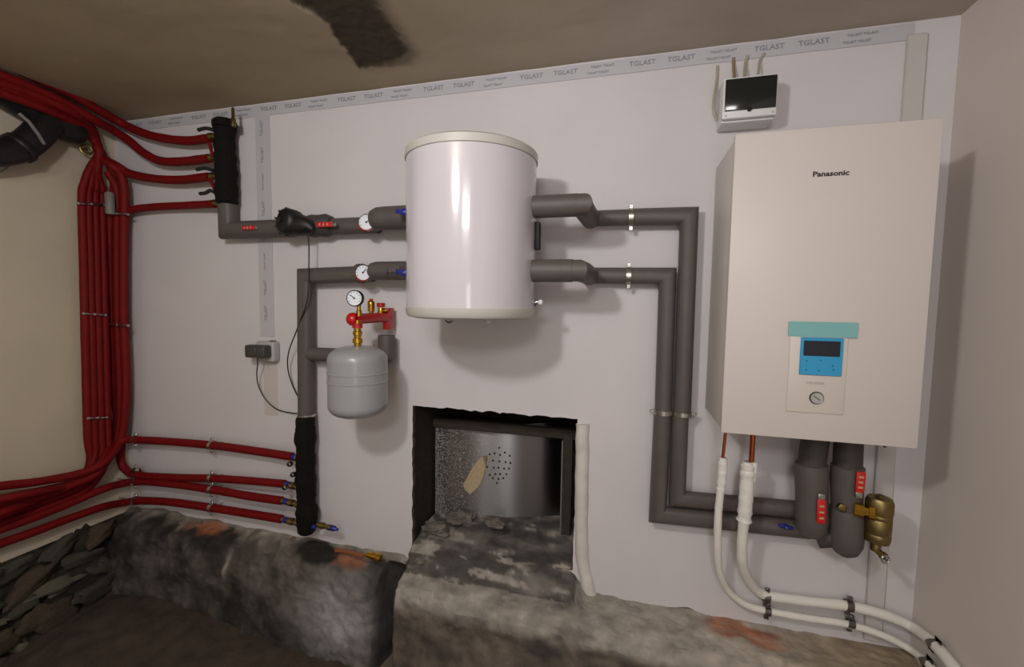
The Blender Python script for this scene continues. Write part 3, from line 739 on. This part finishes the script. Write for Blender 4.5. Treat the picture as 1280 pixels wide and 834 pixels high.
p = W(458, 278, .134); gauge((p.x, -.134, p.z), .034, t, (.25, -1, .05), rim='darksteel', needle=-35)
p = W(505, 265, .27); butterfly((p.x, -.262, p.z), t, .034)
# pump
p = W(356, 280, .13)
t = thing('circulation_pump', 'black circulation pump head on the upper left pipe', 'pump', (p.x, -.1, p.z))
_B().lathe([(.046, 0), (.056, .004), (.059, .02), (.059, .055), (.052, .070), (.040, .076)], (p.x+.03, -.085, p.z+.004), (-.35, -1, .1), 28).out('pump_head', 'blackplastic', t)
_B().tube([(p.x+.04, -.11, p.z+.0), (p.x+.085, -.115, p.z-.008), (p.x+.125, -.12, p.z-.016), (p.x+.14, -.12, p.z-.03)], .03, 16, rad=[.05, .045, .03, .014]).out('terminal_box', 'blackplastic', t)
_B().lathe([(.012, 0), (.012, .005)], (p.x+.002, -.161, p.z+.012), (-.35, -1, .1), 16).out('centre_screw', 'darksteel', t)
B = _B()
for k in range(10):
    a = 2*math.pi*k/10; B.box((-.004, -.008, .050), (.004, .008, .062), mtx=Matrix.Translation((p.x+.012, -.13, p.z+.008)) @ Matrix.Rotation(a, 4, 'Y'))
B.out('grip_ribs', 'blackplastic', t, smooth=False, kind='stuff')
pumpx = p.x
# lower-left run
ZL = 1.738
t = thing('insulated_pipe', 'lower left grey insulated pipe dropping from tank level to the lower black sleeve', 'pipe', (-1.43, 0, 1.4), 'grey insulated pipes left of the tank')
lo = t
mitre_tube([Vector((-1.08, -.06, ZL+.002)), Vector((-1.425, -.06, ZL-.008)), Vector((-1.435, -.06, 1.095))], .036, 24).out('pipe_sleeve', 'foam', t)
_B().tube([(-1.43, -.06, 1.375), (-1.01, -.06, 1.375)], .032, 20).out('branch_sleeve', 'foam', t)
_B().lathe([(.034, 0), (.043, .01), (.043, .035), (.034, .045)], (-1.16, -.06, ZL+.003), (1, 0, 0), 20).out('joint_sleeve', 'foam', t)
_B().tube([(-1.11, -.06, ZL+.002), (-1.02, -.12, ZL+.008)], .033, 20).out('elbow_sleeve', 'foam', t)
_B().lathe([(.02, 0), (.033, .006), (.038, .03), (.039, .2)], (-1.05, -.12, ZL+.010), (1, 0, 0), 28).out('thick_sleeve', 'foam', t)
_B().tube([(-.88, -.12, ZL+.01), (-.84, -.17, ZL+.008), (TX-TR+.02, -.22, ZL+.006)], .038, 24).out('tank_sleeve', 'foam', t)
p = W(454, 341, .134); gauge((p.x, -.134, p.z), .034, t, (.25, -1, .05), rim='darksteel', needle=-50)
p = W(505, 341, .26); butterfly((p.x, -.252, p.z), t, .034)
B = _B(); 
for qx in (484, 495): 
    p = W(qx, 340, .162); B.box((p.x-.001, -.1605, p.z-.014), (p.x+.001, -.1585, p.z+.014))
p = W(490, 341, .162); B.box((p.x-.03, -.1605, p.z-.001), (p.x+.03, -.1585, p.z+.001)); B.out('cut_seams', 'ink', t, smooth=False)
_B().lathe([(.037, -.006), (.040, -.006), (.040, .006), (.037, .006)], (-1.435, -.06, 1.088), n=24).out('steel_band', 'steel', t)
_B().tube(densify([Vector((-1.013, -.07, 1.375)), Vector((-1.013, -.07, 1.36))], .02), .03, 12).out('tee_end', 'foam', t)
B = _B(); q0 = W(480, 418, .07); q1 = W(480, 450, .07)
B.tube([Vector((-1.008, -.07, q1.z)), Vector((-1.008, -.07, q0.z-.004))], .036, 20).out('riser_sleeve', 'foam', t)

# ================================================================== BLACK INSULATED MANIFOLDS
def lumpy(x, z0, z1, off, R, seed, bulges=(), n=24):
    B = _B(); K = 50; P = []; rad = []
    for k in range(K+1):
        z = z0+(z1-z0)*k/K; P.append(Vector((x + .006*fb((0, seed, z*7)), -off, z)))
        r = R*(1+.15*fb((seed, 2, z*20)))
        for bz, bw, ba in bulges: r += ba*math.exp(-((z-bz)/bw)**2)
        if k in (0, K): r *= .82
        rad.append(r)
    return B.tube(P, R, n, rad=rad)
mzs = [W(262, y, .06).z for y in (172, 198, 221, 255)]
t = thing('manifold', 'upper black foam wrapped manifold under the ceiling with four red pipes', 'manifold', (-1.855, -.07, 2.07))
um = t
lumpy(-1.85, 2.068, W(284, 150, .07).z, .07, .045, 1, [(2.44, .03, .006), (2.15, .05, .004)]).out('foam_sleeve', 'blackfoam', t)
_B().tube([W(278, 158, .1)-Vector((0, 0, 0)), W(278, 150, .1)], .034, 12).out('top_wrap', 'blackfoam', t)
p = W(292, 160, .09); q = W(290, 141, .09)
_B().lathe([(.011, 0), (.011, .035), (.007, .04), (.007, .08), (.005, .085)], (p.x+.01, -.1, p.z), n=10).out('air_vent', 'oldbrass', t)
lmz = [W(370, y, .06).z for y in (572, 604, 627, 650)]
for i, z in enumerate(mzs):
    x0 = -1.93
    _B().lathe([(.019, 0), (.019, .012), (.013, .014), (.013, .035), (.017, .037), (.017, .055)], (-1.885, -.07, z), (-1, 0, 0), 8).out('fitting', 'oldbrass', t)
for (px, py, dx, dz) in ((268, 163, -1, .12), (266, 213, -1, .1), (268, 240, -.9, -.12)):
    p = W(px, py, .1)
    _B().tube(smooth_path([p, p+Vector((-.02, -.006, .006)), p+Vector((-.045*abs(dx), -.008, .01 if dz > 0 else -.004)), p+Vector((-.085*abs(dx), -.008, .006 if dz > 0 else -.006))], 4), .0085, 8, rad=None).out('valve_handle', 'rubber', t)
for (p0, p1) in (((262, 180), (266, 196)), ((262, 224), (268, 236))):
    _B().tube([W(*p0, .11), W(*p1, .11)], .007, 8).out('fitting_stem', 'red', t)
t = thing('manifold', 'lower black foam wrapped manifold just above the concrete ledge', 'manifold', (-1.435, -.07, .53))
lm = t
lumpy(-1.434, W(386, 667, .07).z, 1.085, .07, .041, 5, [(.99, .03, .006), (.62, .04, .007), (.80, .1, .003)]).out('foam_sleeve', 'blackfoam', t)
ends = [W(366, 571, .07), W(356, 605, .07), W(352, 626, .07), W(352, 649, .07)]
for e in ends:
    st = Vector((-1.460, -.07, e.z-.006)); dv_ = e-st; Ln = dv_.length
    _B().lathe([(.017, 0), (.017, Ln*.25), (.012, Ln*.27), (.012, Ln*.4), (.017, Ln*.42), (.017, Ln*.62), (.013, Ln*.64), (.013, Ln+.01)], st, dv_, 8).out('fitting', 'oldbrass', t)
    _B().lathe([(.0145, 0), (.0145, .018)], st.lerp(e, .70), dv_, 12).out('blue_ring', 'blue', t)
for (qx, qy) in ((363, 580), (367, 593), (357, 609)):
    p = W(qx, qy, .09); _B().lathe([(.012, 0), (.012, .016), (.008, .02)], (p.x, -.085, p.z), (0, -1, 0), 6).out('fitting_nut', 'darksteel', t)
p = W(399, 657, .09)
dv = _B().lathe([(.011, 0), (.011, .02), (.015, .02), (.015, .036), (.010, .036), (.010, .06), (.013, .06), (.013, .075)], (p.x-.01, -.09, p.z+.003), (1, 0, -.06), 10).out('drain_tap', 'oldbrass', t)
_B().lathe([(.012, 0), (.013, .016), (.008, .024), (.006, .036)], (p.x+.065, -.09, p.z-.001), (1, 0, -.12), 12).out('tap_cap', 'blue', dv)
_B().box((p.x-.022, -.118, p.z-.006), (p.x-.004, -.106, p.z+.01), .003, 1).out('tap_handle', 'blue', dv)

# ================================================================== RED PIPES
def red(name_label, pts, R=.0195, group='red insulated pipes', cat='pipe'):
    P = smooth_path(pts, 8)
    o = _B().tube(P, R, 14, rad=[R*(1+.04*fb((p.x*20, p.y*20, p.z*20))) for p in P]).out('red_pipe', 'red')
    return tag(o, name_label, cat, group)
L = LW
o1 = .07
X1 = -2.600
run = lambda ya, yb, X: [L(88, ya, X), L(45, (ya+yb)/2-2, X), L(0, yb, X), L(-60, yb-26, X)]
red('topmost red pipe leaving the upper black manifold', [W(262, 173, o1), W(235, 176, .06), W(205, 173, .06), W(178, 166, .06), W(152, 154, .07)]+[L(122, 137, -2.50), L(88, 117, -2.50), L(45, 97, -2.50), L(0, 78, -2.50), L(-50, 58, -2.50)], .0205)
red('second red pipe from the top at the upper black manifold', [W(262, 198, o1), W(228, 202, .06), W(200, 201, .06), W(178, 190, .06), W(160, 175, .07), W(143, 164, .085), L(118, 150, -2.50), L(88, 133, -2.50), L(45, 112, -2.50), L(0, 94, -2.50), L(-50, 74, -2.50)], .0205)
red('third red pipe from the top at the upper black manifold', [W(262, 221, o1), W(225, 225, .06), W(190, 223, .06), W(162, 217, .07), W(147, 208, .09), L(127, 196, -2.585), L(121, 180, -2.59), L(114, 160, -2.59), L(92, 141, -2.50), L(45, 120, -2.50), L(0, 104, -2.50), L(-50, 86, -2.50)], .0205)
red('lowest red pipe of the upper black manifold, bending down into the bundle', [W(268, 255, o1), W(230, 257, .05), W(190, 259, .05), W(163, 263, .05), W(153, 272, .05), W(150, 300, .045), W(150, 360, .045), W(151, 440, .045), W(153, 500, .045), W(152, 550, .05), W(151, 575, .06), W(158, 588, .06), W(172, 594, .06), W(220, 597, .06), W(265, 598, .06), W(310, 601, .06), W(356, 605, .07)], .0185)
# left group of the vertical bundle, on the left wall
lg = [(103, 'leftmost red pipe of the vertical bundle on the beige wall', 612), (111, 'second red pipe from the left in the vertical bundle', 622), (119.5, 'third red pipe from the left in the vertical bundle', 634), (128, 'fourth red pipe from the left in the vertical bundle', 646)]
for i, (px, lb, ye) in enumerate(lg):
    X = -2.63; q = px+1.5
    top = [L(0, 98+i*6, -2.53+.012*i), L(50, 122+i*4, -2.53+.012*i), L(95, 146+i*3, -2.54), L(116, 168+i*2, -2.58), L(124, 190, -2.59+.01*i), L(122-(3-i)*3, 210+i*3, -2.6), L(px+(3-i)*1.0, 228+i*3, -2.61)]
    body = [L(px-.5, 250, X), L(q, 330, X), L(q+2, 420, X), L(q+4, 500, X), L(q+5.5, 548, X)]
    if i == 0: bot = [L(113, 575, X), L(103, 598, X), L(75, 608, X), L(0, ye+12, X+.01), L(-60, ye+27, X+.01)]
    else: bot = [L(q+6, 570-2*i, X+.005), L(q-4, 592, X+.01), L(q-28, 604+4*i, X+.012), L(45, 612+9*i, X+.015), L(0, 623+11*i, X+.015), L(-60, 640+14*i, X+.015)]
    red(lb, top+body+bot, .0175)
# corner pipe and right group
red('red pipe in the corner of the vertical bundle', [L(126, 188, -2.6), W(142, 225, .075), W(137, 290, .06), W(138, 380, .06), W(141, 480, .06), W(141, 540, .07), L(128, 575, -2.58), L(100, 602, -2.58), L(50, 624, -2.58), L(0, 642, -2.50), L(-60, 665, -2.58)], .0165)
red('rightmost red pipe of the bundle sweeping left along the wall foot', [L(128, 200, -2.56), W(141, 208, .11), W(152, 220, .08), W(156, 245, .07), W(155, 300, .065), W(155, 400, .065), W(158, 470, .065), W(156, 520, .07), W(150, 552, .09), L(130, 578, -2.53), L(100, 592, -2.54), L(50, 602, -2.55), L(0, 608, -2.55), L(-60, 618, -2.55)], .019)
red('thin red pipe inside the bundle right of the corner', [W(134, 215, .10), W(146, 240, .075), W(146, 300, .06), W(147, 400, .06), W(150, 500, .06), W(147, 550, .08), L(124, 588, -2.565), L(90, 606, -2.57), L(45, 616, -2.50), L(0, 624, -2.50), L(-60, 636, -2.57)], .0165)
# four lower manifold pipes
red('topmost red pipe at the lower black manifold', [W(366, 571, o1), W(320, 564, .06), W(268, 557, .06), W(210, 552, .06), W(165, 550, .065), W(152, 551, .09), W(145, 560, .11), L(120, 592, -2.545), L(80, 610, -2.555), L(40, 624, -2.56), L(0, 634, -2.56), L(-60, 652, -2.56)], .0195)
red('third red pipe from the top at the lower black manifold', [W(352, 626, o1), W(310, 620, .06), W(265, 612, .06), W(215, 605, .06), W(175, 602, .06), W(152, 605, .08), L(130, 611, -2.59), L(90, 628, -2.6), L(45, 646, -2.6), L(0, 662, -2.6), L(-60, 684, -2.6)], .0195)
red('lowest red pipe at the lower black manifold', [W(352, 649, o1), W(310, 642, .06), W(265, 635, .06), W(215, 628, .06), W(175, 626, .06), W(152, 629, .07), L(128, 634, -2.6), L(90, 647, -2.6), L(45, 664, -2.6), L(0, 680, -2.6), L(-60, 702, -2.6)], .0195)
rows = {265: [(557, 'topmost'), (598, 'second'), (612, 'third'), (635, 'lowest')], 170: [(550, 'topmost'), (590, 'second'), (602, 'third'), (626, 'lowest')]}
for px, lst in rows.items():
    for py, w_ in lst:
        clamp(W(px, py, .06), (1, 0, -.08), .021, 'small steel clamp on the %s lower red pipe, %s' % (w_, 'midway to the manifold' if px == 265 else 'near the corner'), group='clamps on the lower red pipes')
# double clamps on the vertical bundle
def bar_clamp(a, b_, label, wall='L'):
    t = thing('pipe_clamp', label, 'clamp', (a.x if wall != 'L' else XL, (a.y+b_.y)/2, a.z), 'clamps on the vertical red bundle')
    n = 12; P = []
    out = Vector((1, 0, 0)) if wall == 'L' else Vector((0, -1, 0))
    for k in range(n+1):
        q = a.lerp(b_, k/n); P.append(q + out*(.004*abs(math.sin(math.pi*k/n*3))))
    _B().tube(P, .0045, 8).out('strap_bar', 'steel', t)
    for q in (a, a.lerp(b_, .5), b_): _B().lathe([(.007, 0), (.007, .008), (.004, .010)], q, out, 6).out('bolt', 'steel', t)
    return t
for y, lb in ((253, 'steel double clamp at the top of the left bundle on the beige wall'), (391, 'steel double clamp midway down the left bundle on the beige wall'), (522, 'steel double clamp at the foot of the left bundle on the beige wall')):
    bar_clamp(L(98+(y-253)*.045, y+1, -2.607), L(130+(y-253)*.01, y+3-3*(y > 500), -2.607), lb)
for y, lb in ((268, 'steel clamp at the top of the right bundle in the corner'), (407, 'steel clamp midway down the right bundle in the corner')):
    bar_clamp(W(134, y-2, .09), W(161, y, .09), lb, 'B')
# grey pipe stub in the bundle
t = _B().lathe([(.018, 0), (.02, .01), (.02, .1), (.014, .11)], W(138, 268, .11), (0, 0, 1), 14).out('grey_coupling', 'strap'); tag(t, 'grey coupling hanging in the top of the red bundle', 'coupling')
p = L(108, 187, -2.6)
t = _B().torus(p, (1, -.4, 0), .022, .005).lathe([(.008, 0), (.008, .04)], p, (-1, 0, 0), 8).out('brass_ring', 'oldbrass'); tag(t, 'open brass pipe clip under the black pipe end', 'clip')

# ================================================================== BLACK WASTE PIPE, UPPER LEFT
t = thing('black_waste_pipe', 'black branched waste pipe high on the left wall', 'pipe', (-2.35, -.55, 2.4))
X = -2.585
_B().tube(smooth_path([L(-40, 90, X), L(0, 112, X), L(35, 133, X), L(66, 151, X), L(84, 160, X)], 6), .064, 24, rad=None).out('main_pipe', 'blackplastic', t)
_B().lathe([(.062, 0), (.060, .03), (.05, .06), (.03, .075), (.004, .08)], L(82, 159, X), L(94, 167, X)-L(70, 153, X), 24).out('end_cap', 'blackplastic', t)
_B().tube(smooth_path([L(60, 152, X+.03), L(46, 169, X+.04), L(26, 184, X+.04), L(4, 190, X+.04), L(-25, 192, X+.04)], 6), .056, 24).out('branch_pipe', 'blackplastic', t)
_B().lathe([(.060, -.014), (.063, -.01), (.063, .01), (.060, .014)], L(24, 185, X+.04), L(10, 190, X+.02)-L(40, 176, X+.02), 24).out('socket_rim', 'blackplastic', t)
_B().tube([L(24, 142, -2.50), L(36, 152, -2.485), L(48, 168, -2.475), L(55, 180, -2.49)], .007, 8).out('strap', 'strap', t)
t = thing('pipe_clamp', 'silver clamp bolts at the top left corner over the red pipes', 'clamp', L(8, 88, -2.5))
_B().tube([L(-6, 84, -2.53), L(8, 84, -2.53), L(22, 92, -2.53)], .007, 8).out('strap_bar', 'darksteel', t)
for q in ((6, 84), (20, 91), (2, 101)): _B().lathe([(.009, 0), (.009, .014), (.005, .016)], L(*q, -2.53), (1, -.3, 0), 6).out('bolt', 'steel', t)
t = _B().tube([L(0, 215, -2.62), L(8, 210, -2.6), L(16, 202, -2.58)], .004, 6).out('thin_wire', 'strap'); tag(t, 'thin wire end below the black pipe at the left edge', 'wire')

# ================================================================== SAFETY GROUP, VESSEL
po = .26
def S(x, y, o=po): return W(x, y, o)
t = thing('expansion_vessel', 'grey expansion vessel hanging under the red safety group', 'vessel', (S(447, 520).x, -po, S(447, 520).z))
vz0, vz1 = S(447, 521).z, S(447, 432).z; vx = S(447.5, 475).x; VR = .107; VR = (S(480, 475).x-S(415, 475).x)/2*.965; Hh = vz1-vz0
pf = []
for k in range(9): a = math.pi/2*k/8; pf.append((VR*math.sin(a)**.75 if k else .004, .05*(1-math.cos(a))))
pf += [(VR, .055), (VR, Hh*.50), (VR+.002, Hh*.505), (VR+.002, Hh*.52), (VR, Hh*.525), (VR, Hh*.62), (VR+.002, Hh*.625), (VR+.002, Hh*.64), (VR, Hh*.645), (VR, Hh-.058)]
for k in range(8, -1, -1): a = math.pi/2*k/8; pf.append((max(.012, VR*math.sin(a)**.75), Hh-.055*(1-math.cos(a))))
_B().lathe(pf, (vx, -po, vz0), n=56).out('vessel_body', 'vessel', t)
_B().lathe([(.008, 0), (.008, .012)], (vx, -po, vz0-.008), n=10).out('valve_stub', 'rubber', t)
t = thing('safety_group', 'red safety group with gauge, vent and valve above the grey vessel', 'valve', (S(470, 400).x, -.02, S(470, 400).z))
xa = S(443, 400).x; xb = W(484, 398, .07).x; zr = S(460, 399.5).z
_B().tube([(xa, -po, zr), (xb, -.06, zr+.004)], .021, 20).out('manifold_body', 'redmetal', t)
_B().lathe([(.024, 0), (.026, .006), (.024, .022), (.015, .032), (.004, .036)], (xa+.006, -po, zr), (-.8, -.55, 0), 24).out('end_cap', 'redbright', t)
xr = S(484, 400, .07).x
_B().box((xr-.014, -.085, S(484, 412, .07).z), (xr+.012, -.03, S(484, 385, .07).z), .004, 2).out('wall_bracket', 'redmetal', t)
cn = S(448, 0).x
zc = S(447, 433).z
_B().lathe([(.012, 0), (.014, .004), (.014, .016), (.019, .018), (.019, .034), (.014, .036), (.015, .048), (.018, .05), (.018, .062), (.014, .064), (.014, zr-zc)], (vx, -po, zc-.004), n=12).out('coupling', 'brass', t)
_B().lathe([(.02, 0), (.02, .018)], (vx, -po, zr-.034), n=16).out('lower_port', 'redmetal', t)
gz = S(445, 373).z
gp = S(445.5, 373, po)
_B().lathe([(.011, 0), (.011, .02), (.008, .022), (.008, gz-zr-.02)], (gp.x+.004, -po+.01, zr+.012), n=10).out('gauge_stem', 'brass', t)
gauge((gp.x, -po-.012, gz), .031, t, (.25, -1, .0), 'blackplastic', .025, -140, 'pressure_gauge', red=False)
vp = S(464, 380, .12)
_B().lathe([(.009, 0), (.009, .012), (.014, .014), (.015, .05), (.012, .056), (.008, .058)], (vp.x, -.12, zr+.015), n=14).out('air_vent', 'brass', t)
_B().lathe([(.008, 0), (.008, .009)], (vp.x, -.12, zr+.072), n=10).out('vent_cap', 'redmetal', t)
vp = S(477, 380, .09)
_B().lathe([(.010, 0), (.013, .004), (.013, .028), (.011, .032)], (vp.x, -.095, zr+.012), n=12).lathe([(.008, 0), (.008, .025), (.005, .03)], (vp.x, -.095, zr+.03), (1, -.2, .1), 10).out('safety_valve', 'brass', t)
_B().lathe([(.017, 0), (.018, .004), (.018, .016), (.015, .019)], (vp.x, -.095, zr+.046), n=16).out('valve_cap', 'redmetal', t)

# ================================================================== SOCKET, PLUG, CORD
a = W(326, 427, .04); b_ = W(343, 453, .04)
t = thing('wall_socket', 'grey surface wall socket at the foot of the vertical tape', 'socket', ((a.x+b_.x)/2, 0, b_.z))
_B().box((a.x-.03, -.045, b_.z), (b_.x, -.001, a.z), .010, 3).out('socket_body', 'socket', t)
_B().lathe([(.022, 0), (.022, .003)], ((a.x+b_.x)/2-.02, -.044, (a.z+b_.z)/2), (0, -1, 0), 20).out('socket_face', 'socket', t)
_B().box(((a.x+b_.x)/2, -.03, a.z-.002), ((a.x+b_.x)/2+.03, -.015, a.z+.006), .002, 1).out('cable_inlet', 'darksteel', t)
a = W(308, 431, .08); b_ = W(333, 448, .08)
t = thing('power_plug', 'dark angled power plug in the grey wall socket', 'plug', ((a.x+b_.x)/2, -.08, b_.z))
_B().box((a.x, -.095, b_.z), (b_.x, -.048, a.z), .009, 3).out('plug_body', 'plug', t)
_B().box(((a.x+b_.x)/2-.012, -.099, b_.z+.012), ((a.x+b_.x)/2+.012, -.094, a.z-.006), .003, 1).out('plug_grip', 'plug', t)
c0 = W(384, 289, .12)
P = [c0, W(386, 305, .11), W(386, 335, .10), W(384, 375, .105), W(372, 410, .09), W(361, 440, .06), W(360, 462, .04), W(367, 485, .02), W(377, 503, .012), W(385, 513, .010), W(378, 517, .012), W(362, 516, .012), W(345, 511, .014), W(331, 498, .02), W(323, 482, .03), W(321, 468, .05), W(322, 456, .075), W(322, 448, .085)]
t = _B().tube(smooth_path(P, 8), .0028, 8).out('electric_cable', 'cord'); tag(t, 'thin black power cord looping from the pump to the wall plug', 'cord')

# ================================================================== RECESS CONTENTS
t = thing('steel_plate', 'perforated steel plate with torn paper at the back of the opening', 'plate', (-.59, .3, .55))
B = _B(); bm = B.bm; G = []
nx_, nz_ = 40, 2; x0, x1, z0, z1 = -.912, -.272, .535, 1.005
for i in range(nx_+1):
    x = x0+(x1-x0)*i/nx_; s_ = (i/nx_-.06)
    y = .22 + .16*s_*s_
    G.append([bm.verts.new((x, y, z0+.0*(i/nx_))), bm.verts.new((x, y, z1+.045*i/nx_))])
for a, c in zip(G, G[1:]): bm.faces.new((a[0], c[0], c[1], a[1]))
pl = B.out('plate_sheet', 'plate', t)
def plate_y(x): s_ = (x-x0)/(x1-x0)-.06; return .22+.16*s_*s_
B = _B()
cxp, czp = W(625, 576, -.285).x, W(625, 576, -.285).z
hol = [(624, 560), (618, 567), (631, 566), (612, 568), (625, 569), (637, 570), (608, 575), (616, 576), (624, 577), (632, 578), (609, 584), (617, 585), (623, 585), (630, 586), (636, 586), (604, 592), (612, 594), (619, 593), (625, 593), (633, 593), (616, 598), (623, 599), (629, 598), (621, 604), (638, 579)]
for (qx, qy) in hol:
    p = W(qx, qy, -.285); p = W(qx, qy, -plate_y(p.x)); B.lathe([(.0052, 0), (.0052, .001)], (p.x, plate_y(p.x)-.0003, p.z), (0, -1, 0), 10)
B.out('vent_holes', 'rubber', t, smooth=False)
pp = [(609, 570), (607, 584), (604, 597), (600, 606), (594, 613), (588, 618), (590, 622), (586, 617), (581, 612), (579, 605), (583, 599), (587, 590), (592, 582), (598, 575), (603, 570)]
B = _B(); bm = B.bm; vs = []
for q in pp:
    p = W(*q, -.28); p = W(*q, -plate_y(p.x)+.004); vs.append(bm.verts.new(p))
bm.faces.new(vs); bmesh.ops.solidify(bm, geom=bm.faces[:], thickness=.001)
B.out('torn_paper', 'paper', t, smooth=False)
t = thing('wooden_frame', 'dark wooden frame around the steel plate inside the opening', 'frame', (-.25, .25, .55))
_B().box((-.918, .20, 1.005), (-.20, .235, 1.05), .004, 1, Matrix.Identity(4)).out('top_rail', 'wood', t)
_B().box((-.272, .195, .53), (-.225, .232, 1.04), .004, 1).out('side_rail', 'wood', t)
_B().box((-.274, .190, .56), (-.268, .197, 1.0)).out('edge_strip', 'strap', t, smooth=False)
# rubble on the recess floor
random.seed(5)
rub = [((620, 655), 'grey mortar lump in the middle of the recess floor', .035), ((545, 660), 'pale broken brick piece at the left of the recess floor', .05), ((575, 648), 'flat grey slab piece at the back left of the recess floor', .06), ((528, 700), 'pale mortar lump on the left lip of the recess', .035)]
for (q, lb, s_) in rub:
    o_ = {545: -.08, 575: -.18, 620: -.1, 528: .04}[q[0]]
    p = W(*q, o_); b = bmesh.new(); bmesh.ops.create_icosphere(b, subdivisions=3, radius=1)
    for v in b.verts:
        d = 1+.6*fb(tuple(v.co*2.2+Vector((q[0], 0, 0)))); v.co = Vector((v.co.x*s_*1.2*d, v.co.y*s_*.8*d, v.co.z*s_*.42*d)) + p
    B = _B(); B._merge(b); o = B.out('mortar_lump', mat('pale_rubble', (112, 106, 100), .95, bump=.6, bscale=60, var=.25, vscale=30)); tag(o, lb, 'rubble', 'rubble in the opening')
# ================================================================== LEDGE BITS
p = W(470, 697, .1)
t = _B().lathe([(.012, 0), (.012, .02), (.016, .02), (.016, .035), (.012, .036), (.012, .05), (.018, .052), (.018, .066), (.014, .07), (.006, .07)], (p.x-.045, -.1, p.z+.006), (1, 0, -.08), 12).out('brass_fitting', 'brass'); tag(t, 'brass pipe fitting lying on the ledge left of the opening', 'fitting')
P = [W(420, 688, .05), W(435, 690, .07), W(455, 695, .1)]
t = _B().tube(smooth_path(P, 5), .009, 8).out('rusty_pipe', mat('rusty_iron', (138, 84, 50), .8, bump=.3, bscale=60)); tag(t, 'thin rusty pipe on the ledge behind the brass fitting', 'pipe')
p = W(365, 676, .02)
t = _B().lathe([(.012, 0), (.017, .004), (.017, .014), (.012, .02), (.004, .022)], (p.x, -.002, p.z), (0, -1, 0), 9).out('wall_plug_cap', mat('brown_cap', (104, 88, 74), .8, bump=.4, bscale=60)); tag(t, 'round brown cap on the wall left of the lower manifold', 'cap')
